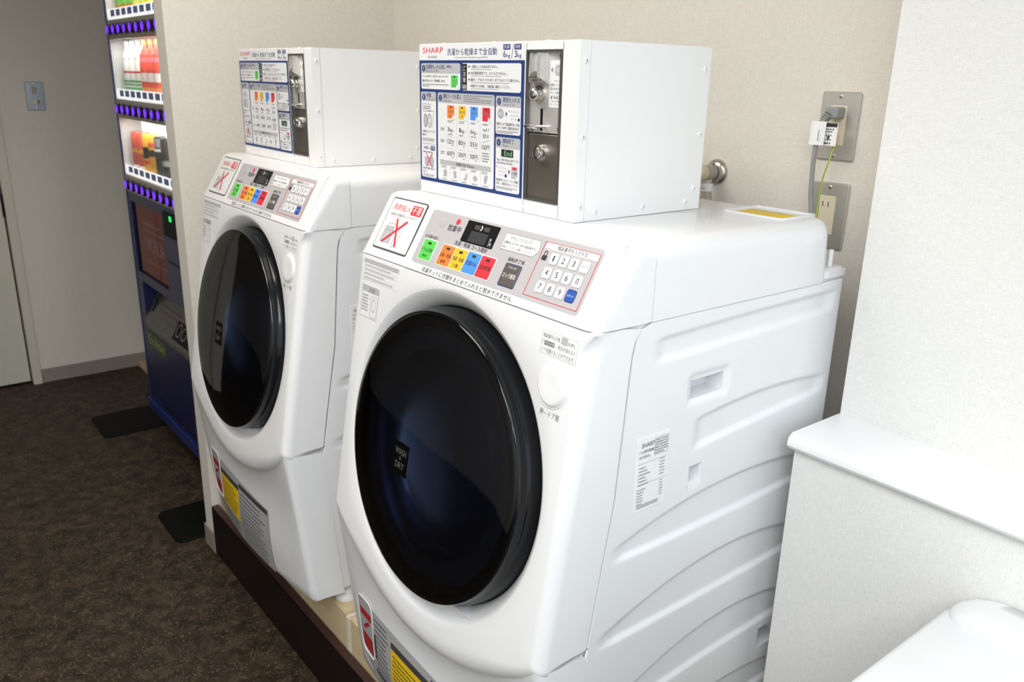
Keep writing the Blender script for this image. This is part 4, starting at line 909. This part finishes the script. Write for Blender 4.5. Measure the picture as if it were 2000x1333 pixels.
secs = [(MB.rr(.236+d, Y0+.02+d, .3045, Y1-.006-d*1.6, .034, 6), z) for d, z in ((0, .7665), (.001, .774), (.003, .781), (.007, .787), (.013, .7915), (.021, .794), (.030, .795))]
n = len(secs[0][0]); vs = [hz(u, v, z) for R, z in secs for u, v in R]; q = len(secs)
m.mesh(vs, [(j*n+i, j*n+(i+1) % n, (j+1)*n+(i+1) % n, (j+1)*n+i) for j in range(q-1) for i in range(n)]+[tuple(range((q-1)*n, q*n))]).build('back_ledge', CERAM, bs, BS, ang=60)
MB().lathe(F((.02, -.83, .6455), (1, 0, 0), (0, 1, 0), (0, 0, 1)), [(.022, 0), (.022, .002), (.016, .003), (.002, .001)], 24).build('drain', CHROME, bs, BS)
MB().box(X0+.08, X1, Y0+.10, Y1-.10, 0, .61).build('pedestal', CERAM, bs, BS, bevel=.02, seg=3)

# ------------------------------------------------------------------ vending machine
XV = .04; VY0, VY1 = 1.60, 2.660
vm = thing('vending_machine', 'navy blue drink vending machine with lit display beyond the partition wall', 'vending machine', (.3, 2.13, 0)); VO = (.3, 2.13, 0)
V = F((XV, VY1, 0), (0, -1, 0), (0, 0, 1), (-1, 0, 0))     # u from the far edge towards the partition
vb = lambda mb, nm, m, par=vm, **k: mb.build(nm, m, par, VO, **k)
Wv = VY1-VY0
vb(MB().box(XV+.11, .57, VY0, VY1, .075, 1.83), 'cabinet', VBLUE, bevel=.006)
ff = MB().bx(V, 0, .075, .014, 1.83, -.11, 0).bx(V, Wv-.06, .075, Wv, 1.83, -.11, 0).bx(V, .014, 1.775, Wv-.06, 1.83, -.11, 0)
vb(ff, 'front_frame', VBLUE2, smooth=False)
lw = MB().bx(V, .014, .955, Wv-.06, .992, -.11, -.002).bx(V, .014, .640, .045, .955, -.11, -.002).bx(V, .445, .640, Wv-.06, .955, -.11, -.002).bx(V, .045, .640, .445, .675, -.11, -.002)
lw.bx(V, .014, .445, .085, .640, -.11, -.002).bx(V, .84, .445, Wv-.06, .640, -.11, -.002)
vb(lw, 'front_door', VBLUE, smooth=False)
lp = vb(MB().bx(V, .014, .125, Wv-.06, .445, -.11, -.002), 'lower_panel', VBLUE, smooth=False)
vb(MB().bx(V, 0, .072, Wv, .118, -.11, .010), 'kick_rail', VBLUE2, bevel=.003)
vb(MB().lathe(F(V(.165, .158, -.002), V.u, V.v, V.w), [(.010, 0), (.010, .002), (.006, .003), (.002, .001)], 16), 'lock', BLACKM)
vb(MB().bx(V, .20, .136, .80, .142, -.004, .0005), 'seam_groove', BLACKM, smooth=False)
# display bay
bay = vb(MB().bx(V, .014, 1.0, Wv-.06, 1.775, -.100, -.095), 'display_back', VWHITE, smooth=False)
vb(MB().bx(V, .014, 1.0, .018, 1.775, -.10, -.004), 'display_side', VWHITE, bay, smooth=False)
for k in range(9): vb(MB().cyl(F(V(.115+.095*k, 0, -.088), V.u, V.w*-1, V.v), 0, 0, .03, 1.0, 1.775, 14), 'column_chute', VWHITE, bay)
rowz = (1.020, 1.302, 1.582)
for r, z in enumerate(rowz):
    vb(MB().bx(V, .014, z+.034, Wv-.06, z+.062, -.10, -.0125), 'shelf', VWHITE, smooth=False)
    st = vb(MB().bx(V, .006, z-.032, Wv-.055, z+.034, -.03, -.001), 'button_strip', STRIP, bevel=.003)
    for k in range(13):
        u = .058+.0747*k
        if u > Wv-.10: break
        g = F(V(u, z, 0), V.u, V.v, V.w)
        b_ = vb(MB().lathe(g, [(.0225, -.002), (.0225, .008), (.020, .011), (.0135, .011)], 24, su=1.0, sv=.90), 'select_button', BLACKP)
        vb(MB().lathe(F(V(u, z, .0112), V.u, V.v, V.w), [(.0155, -.002), (.0155, .0006)], 24, su=1.0, sv=.92), 'button_light', PURP, b_)
    pt = vb(MB().bx(V, .014, z+.036, Wv-.06, z+.072, -.012, -.009), 'price_rail', mat('lit_price_rail', (0.8, 0.8, 0.8), 0.5, emit=(1, 1, 1), estr=0.9), smooth=False)
    for k in range(8):
        u = .080+.0747*k
        tg_ = vb(MB().bx(V, u-.026, z+.046, u+.026, z+.068, -.009, -.0082), 'price_tag', BLUETAG, pt, smooth=False)
vb(MB().quad(V, .016, 1.04, Wv-.06, 1.775, -.006), 'display_glass', GLASS, smooth=False)
def led(z):
    l = bpy.data.lights.new('display_led', 'AREA'); l.shape = 'RECTANGLE'; l.size = .02; l.size_y = .9; l.energy = 1.5; l.color = (1, .98, .95)
    o = bpy.data.objects.new('display_led', l); COL.objects.link(o); o.parent = vm; o.location = Vector((XV+.018, 2.14, z))-Vector(VO)
    o.rotation_euler = (0, math.radians(-12), 0)
for z in (1.262, 1.544, 1.770): led(z)
# poster, card reader, flap, sticker
po = vb(MB().bx(V, .045, .675, .445, .955, -.030, -.020), 'poster', POSTER, smooth=False)
t = MB().text(V, 'WONDA', .148, .770, .368, .832, -.0195).rframe(V, .122, .728, .405, .855, .003, .004, -.0196, -.0192).dashes(V, .13, .872, .37, .886, 1, -.0195, 3)
vb(t, 'lettering', POSTW, po, smooth=False)
vb(MB().quad(V, .047, .677, .443, .953, -.010), 'poster_cover', PFILM, smooth=False)
cr = vb(MB().rrect(V, .475, .885, .70, .972, .004, -.01, .003, .001), 'bill_acceptor', BLACKM)
vb(MB().bx(V, .556, .946, .578, .964, .003, .0042), 'status_light', GLED, cr, smooth=False)
vb(MB().bx(V, .480, .7885, .95, .7925, -.004, .0), 'seam_groove', BLACKM, smooth=False)
vb(MB().bx(V, .085, .445, .84, .640, -.105, -.09), 'chute_back', BLACKM, smooth=False)
sl_ = F((0, VY1, 0), (1, 0, 0), (0, 0, 1), (0, -1, 0))
fl = vb(MB().extr(sl_, [(XV+.075, .632), (XV+.085, .628), (XV+.012, .475), (XV-.006, .470), (XV-.004, .485)], .092, .832), 'chute_flap', SMOKE, smooth=False)
vb(MB().bx(V, .087, .446, .838, .478, -.06, .002), 'flap_sill', mat('grey_brown_sill', (0.10, 0.09, 0.075), 0.4), bevel=.004)
def flap_pt(u, s, off): 
    a = Vector((XV+.075-.0015, 0, .632)); b = Vector((XV-.004, 0, .485)); d = b-a; n = Vector((-d.z, 0, d.x)).normalized(); n = -n if n.x > 0 else n
    p = a+d*s+n*off; return Vector((p.x, VY1-u, p.z))
fm = MB()
for u0, s0, u1, s1 in ((.20, .45, .42, .50), (.20, .58, .42, .63), (.24, .72, .40, .76)): fm.poly([flap_pt(u0, s0, .001), flap_pt(u1, s0, .001), flap_pt(u1, s1, .001), flap_pt(u0, s1, .001)])
vb(fm, 'flap_lettering', mat('faded_pink_print', (0.10, 0.07, 0.06), .5), fl, smooth=False)
fm = MB().poly([flap_pt(.128, .40, .001), flap_pt(.142, .40, .001), flap_pt(.142, .75, .001), flap_pt(.128, .75, .001)]); vb(fm, 'finger_slot', BLACKM, fl, smooth=False)
fm = MB().poly([flap_pt(.43, .55, .001), flap_pt(.62, .55, .001), flap_pt(.62, .98, .001), flap_pt(.43, .98, .001)]); vb(fm, 'flap_sticker', BLACKM, fl, smooth=False)
fm = MB()
for u in (.47, .53):
    for k in range(16):
        a, b = 2*math.pi*k/16, 2*math.pi*(k+1)/16
        q = lambda r, t: flap_pt(u+r*.026*math.cos(t), .74+r*.16*math.sin(t), .0018)
        fm.poly([q(.8, a), q(1, a), q(1, b), q(.8, b)])
vb(fm, 'flap_pictogram', mat('pale_grey_mark', (0.20, 0.19, 0.17), .5), fl, smooth=False)
ec = vb(MB().bx(V, .088, .368, .322, .436, -.003, .0004), 'eco_sticker', ECOG, lp, smooth=False)
vb(MB().text(V, 'Eco Active!', .100, .383, .305, .424, .0010), 'lettering', ECOY, lp, smooth=False)
for y in (2.58, 1.70):
    for x in (.10, .50):
        g = F((x, y, 0), (1, 0, 0), (0, 1, 0), (0, 0, 1)); ft_ = vb(MB().lathe(g, [(.024, .0075), (.024, .013), (.010, .017), (.010, .076)], 20), 'levelling_foot', CHROME)
vb(MB().box(.08, .55, 2.60, 2.655, .012, .078), 'anchor_bracket', mat('tan_bracket', (0.20, 0.15, 0.09), .5), smooth=False)
# rubber anchor mats
for (x0, x1, y0, y1, lab) in ((-.170, .20, 2.585, 2.845, 'black rubber mat with rounded corners under the far vending machine foot'), (-.185, .20, 1.597, 1.835, 'black rubber mat with rounded corners next to the partition wall end')):
    tag(MB().rrect(WF, x0, y0, x1, y1, .03, .0005, .007, .003).build('rubber_mat', RUBBER), lab, 'mat', 'rubber mats under the vending machine')
bo = MB().box(.185, .50, 3.22, 3.436, 0.0005, .022).build('floor_board', mat('pale_wood_board', (0.55, 0.42, 0.28), 0.5), bevel=.002)
tag(bo, 'small pale board on the floor behind the vending machine', 'board')

# drinks on display
def bottle(u, z, prof, m, label, bands=(), cap=None, square=False, cat='bottle', cl=WHITE):
    loc = (XV+.052, VY1-u, z); g = F(loc, (1, 0, 0), (0, 1, 0), (0, 0, 1))
    t = thing('drink_bottle' if cat == 'bottle' else 'drink_can', label, cat, loc, 'sample drinks in the vending machine display')
    MB().lathe(g, prof, 20).build('body', m, t, loc)
    def rad(w):
        for (r0, w0), (r1, w1) in zip(prof, prof[1:]):
            if w0 <= w <= w1: return r0+(r1-r0)*(w-w0)/max(1e-6, w1-w0)
        return prof[-1][0]
    for a, b, bm_ in bands: MB().lathe(g, [(rad(a)+.0004, a), (rad((a+b)/2)+.0004, (a+b)/2), (rad(b)+.0004, b)], 20, cap=False).build('label_band', bm_, t, loc)
    if cap: MB().lathe(g, [(.014, prof[-1][1]-.002), (.014, prof[-1][1]+.013), (.012, prof[-1][1]+.015)], 16).build('cap', cap, t, loc)
    return t
TEA = mat('amber_tea', (0.62, 0.28, 0.03), 0.25); TEAG = mat('green_band', (0.20, 0.55, 0.10), 0.4); LEM = mat('lemon_band', (0.75, 0.72, 0.10), 0.4); SKY = mat('sky_band', (0.10, 0.30, 0.58), 0.4)
CRM = mat('milk_white', (0.82, 0.82, 0.78), 0.4); LGR = mat('leaf_green_band', (0.10, 0.45, 0.16), 0.4); SILV = mat('silver_grey_band', (0.42, 0.42, 0.41), 0.4); CRED = mat('coral_red', (0.75, 0.10, 0.06), 0.35); PNK = mat('rose_pink', (0.70, 0.16, 0.20), 0.4); ORJ = mat('orange_juice', (0.82, 0.30, 0.10), 0.35)
CANR = mat('brick_red_can', (0.52, 0.08, 0.05), 0.35); GOLD = mat('amber_yellow_can', (0.68, 0.36, 0.04), 0.35); BLKC = mat('black_can', (0.03, 0.03, 0.03), 0.35); GRYC = mat('grey_can_band', (0.25, 0.25, 0.25), 0.4)
PB = [(.024, 0), (.028, .004), (.028, .10), (.024, .115), (.026, .125), (.013, .155), (.012, .165)]
PC = [(.026, 0), (.029, .004), (.029, .13), (.026, .137)]
pos = ('first from the far side', 'second from the far side', 'third from the far side')
for i in range(3):
    u = .080+.0747*i
    bottle(u, rowz[2]+.0625, PB, TEA, f'amber tea bottle with green band, {pos[i]} on the top display shelf', [(.022, .042, TEAG)], WHITE)
    bottle(u, rowz[1]+.0625, PB, CRM, f'white drink bottle with green stripes, {pos[i]} on the middle display shelf', [(.002, .018, LGR), (.024, .030, LGR), (.036, .042, LGR), (.068, .074, REDI), (.118, .140, SILV)], SILV)
for i in range(3):
    u = .080+.0747*(i+3); p3 = ('nearest the tea bottles', 'in the middle of the three lemon bottles', 'last of the three lemon bottles')[i]
    bottle(u, rowz[2]+.0625, PB, CRM, f'lemon drink bottle with blue and yellow bands, {p3}', [(.006, .028, LEM), (.028, .060, SKY), (.060, .085, LEM)], YEL)
    p3 = ('beside the white bottles', 'between two other red bottles', 'next to the partition edge')[i]
    bottle(u, rowz[1]+.0625, PB, CRED, f'red and orange drink bottle {p3} on the middle display shelf', [(.002, .022, ORJ), (.040, .070, PAPER if False else CRM), (.072, .082, CRED), (.105, .135, PNK)], ORJ)
for i, (m_, nm, bands) in enumerate(((CANR, 'red drink can, farthest on the bottom display shelf', [(.004, .014, CRM), (.06, .075, GOLD)]), (CANR, 'red drink can beside a yellow can on the bottom display shelf', [(.004, .014, CRM), (.06, .075, GOLD)]),
        (GOLD, 'yellow and black drink can beside the red can', [(.05, .09, BLKC), (.03, .042, CRED)]), (GOLD, 'yellow drink can with dark band beside the black can', [(.062, .085, BLKC), (.095, .11, CRED)]), (BLKC, 'black drink can with grey band on the bottom display shelf', [(.085, .095, CRM), (.10, .13, GRYC)]), (BLKC, 'black drink can nearest the partition on the bottom display shelf', [(.04, .06, GRYC)]))):
    bottle(.080+.0747*i, rowz[0]+.0625, PC, m_, nm, bands, None, cat='can')

# ------------------------------------------------------------------ ceiling lamps out of frame
def downlight(x, y, e, lab):
    t = thing('downlight', lab, 'lamp', (x, y, ZC), 'recessed downlights in the corridor ceiling')
    g = F((x, y, ZC), (1, 0, 0), (0, 1, 0), (0, 0, -1))
    MB().lathe(g, [(.075, 0), (.075, .004), (.055, .006), (.05, .001)], 28, cap=False).build('trim_ring', WHITE, t, (x, y, ZC))
    MB().lathe(g, [(.055, .0005), (.055, .0015)], 28).build('lens', mat('warm_lamp_lens', (1, .8, .5), .5, emit=(1.0, .72, .38), estr=14), t, (x, y, ZC))
    l = bpy.data.lights.new('downlight_bulb', 'SPOT'); l.energy = e; l.color = (1, .80, .58); l.spot_size = math.radians(110); l.spot_blend = .6; l.shadow_soft_size = .05
    o = bpy.data.objects.new('downlight_bulb', l); COL.objects.link(o); o.parent = t; o.location = (0, 0, -.02)
downlight(-1.28, 3.02, 4, 'warm round ceiling downlight near the far end wall')
downlight(-1.45, 5.55, 4, 'warm round ceiling downlight deep in the corridor')
for (lx, ly, ls, le, lc), lab in zip(FILL_LAMPS, ('added square ceiling fill lamp above the camera', 'added smaller square ceiling fill lamp between the two washing machines', 'added square ceiling fill lamp behind the camera')):
    h_ = ls/2+.03  # housing for each added fill light
    tag(MB().box(lx-h_, lx+h_, ly-h_, ly+h_, ZC-.045, ZC).build('fill_lamp_box', WHITE, bevel=.006), lab, 'lamp', 'added ceiling fill lamps out of view')
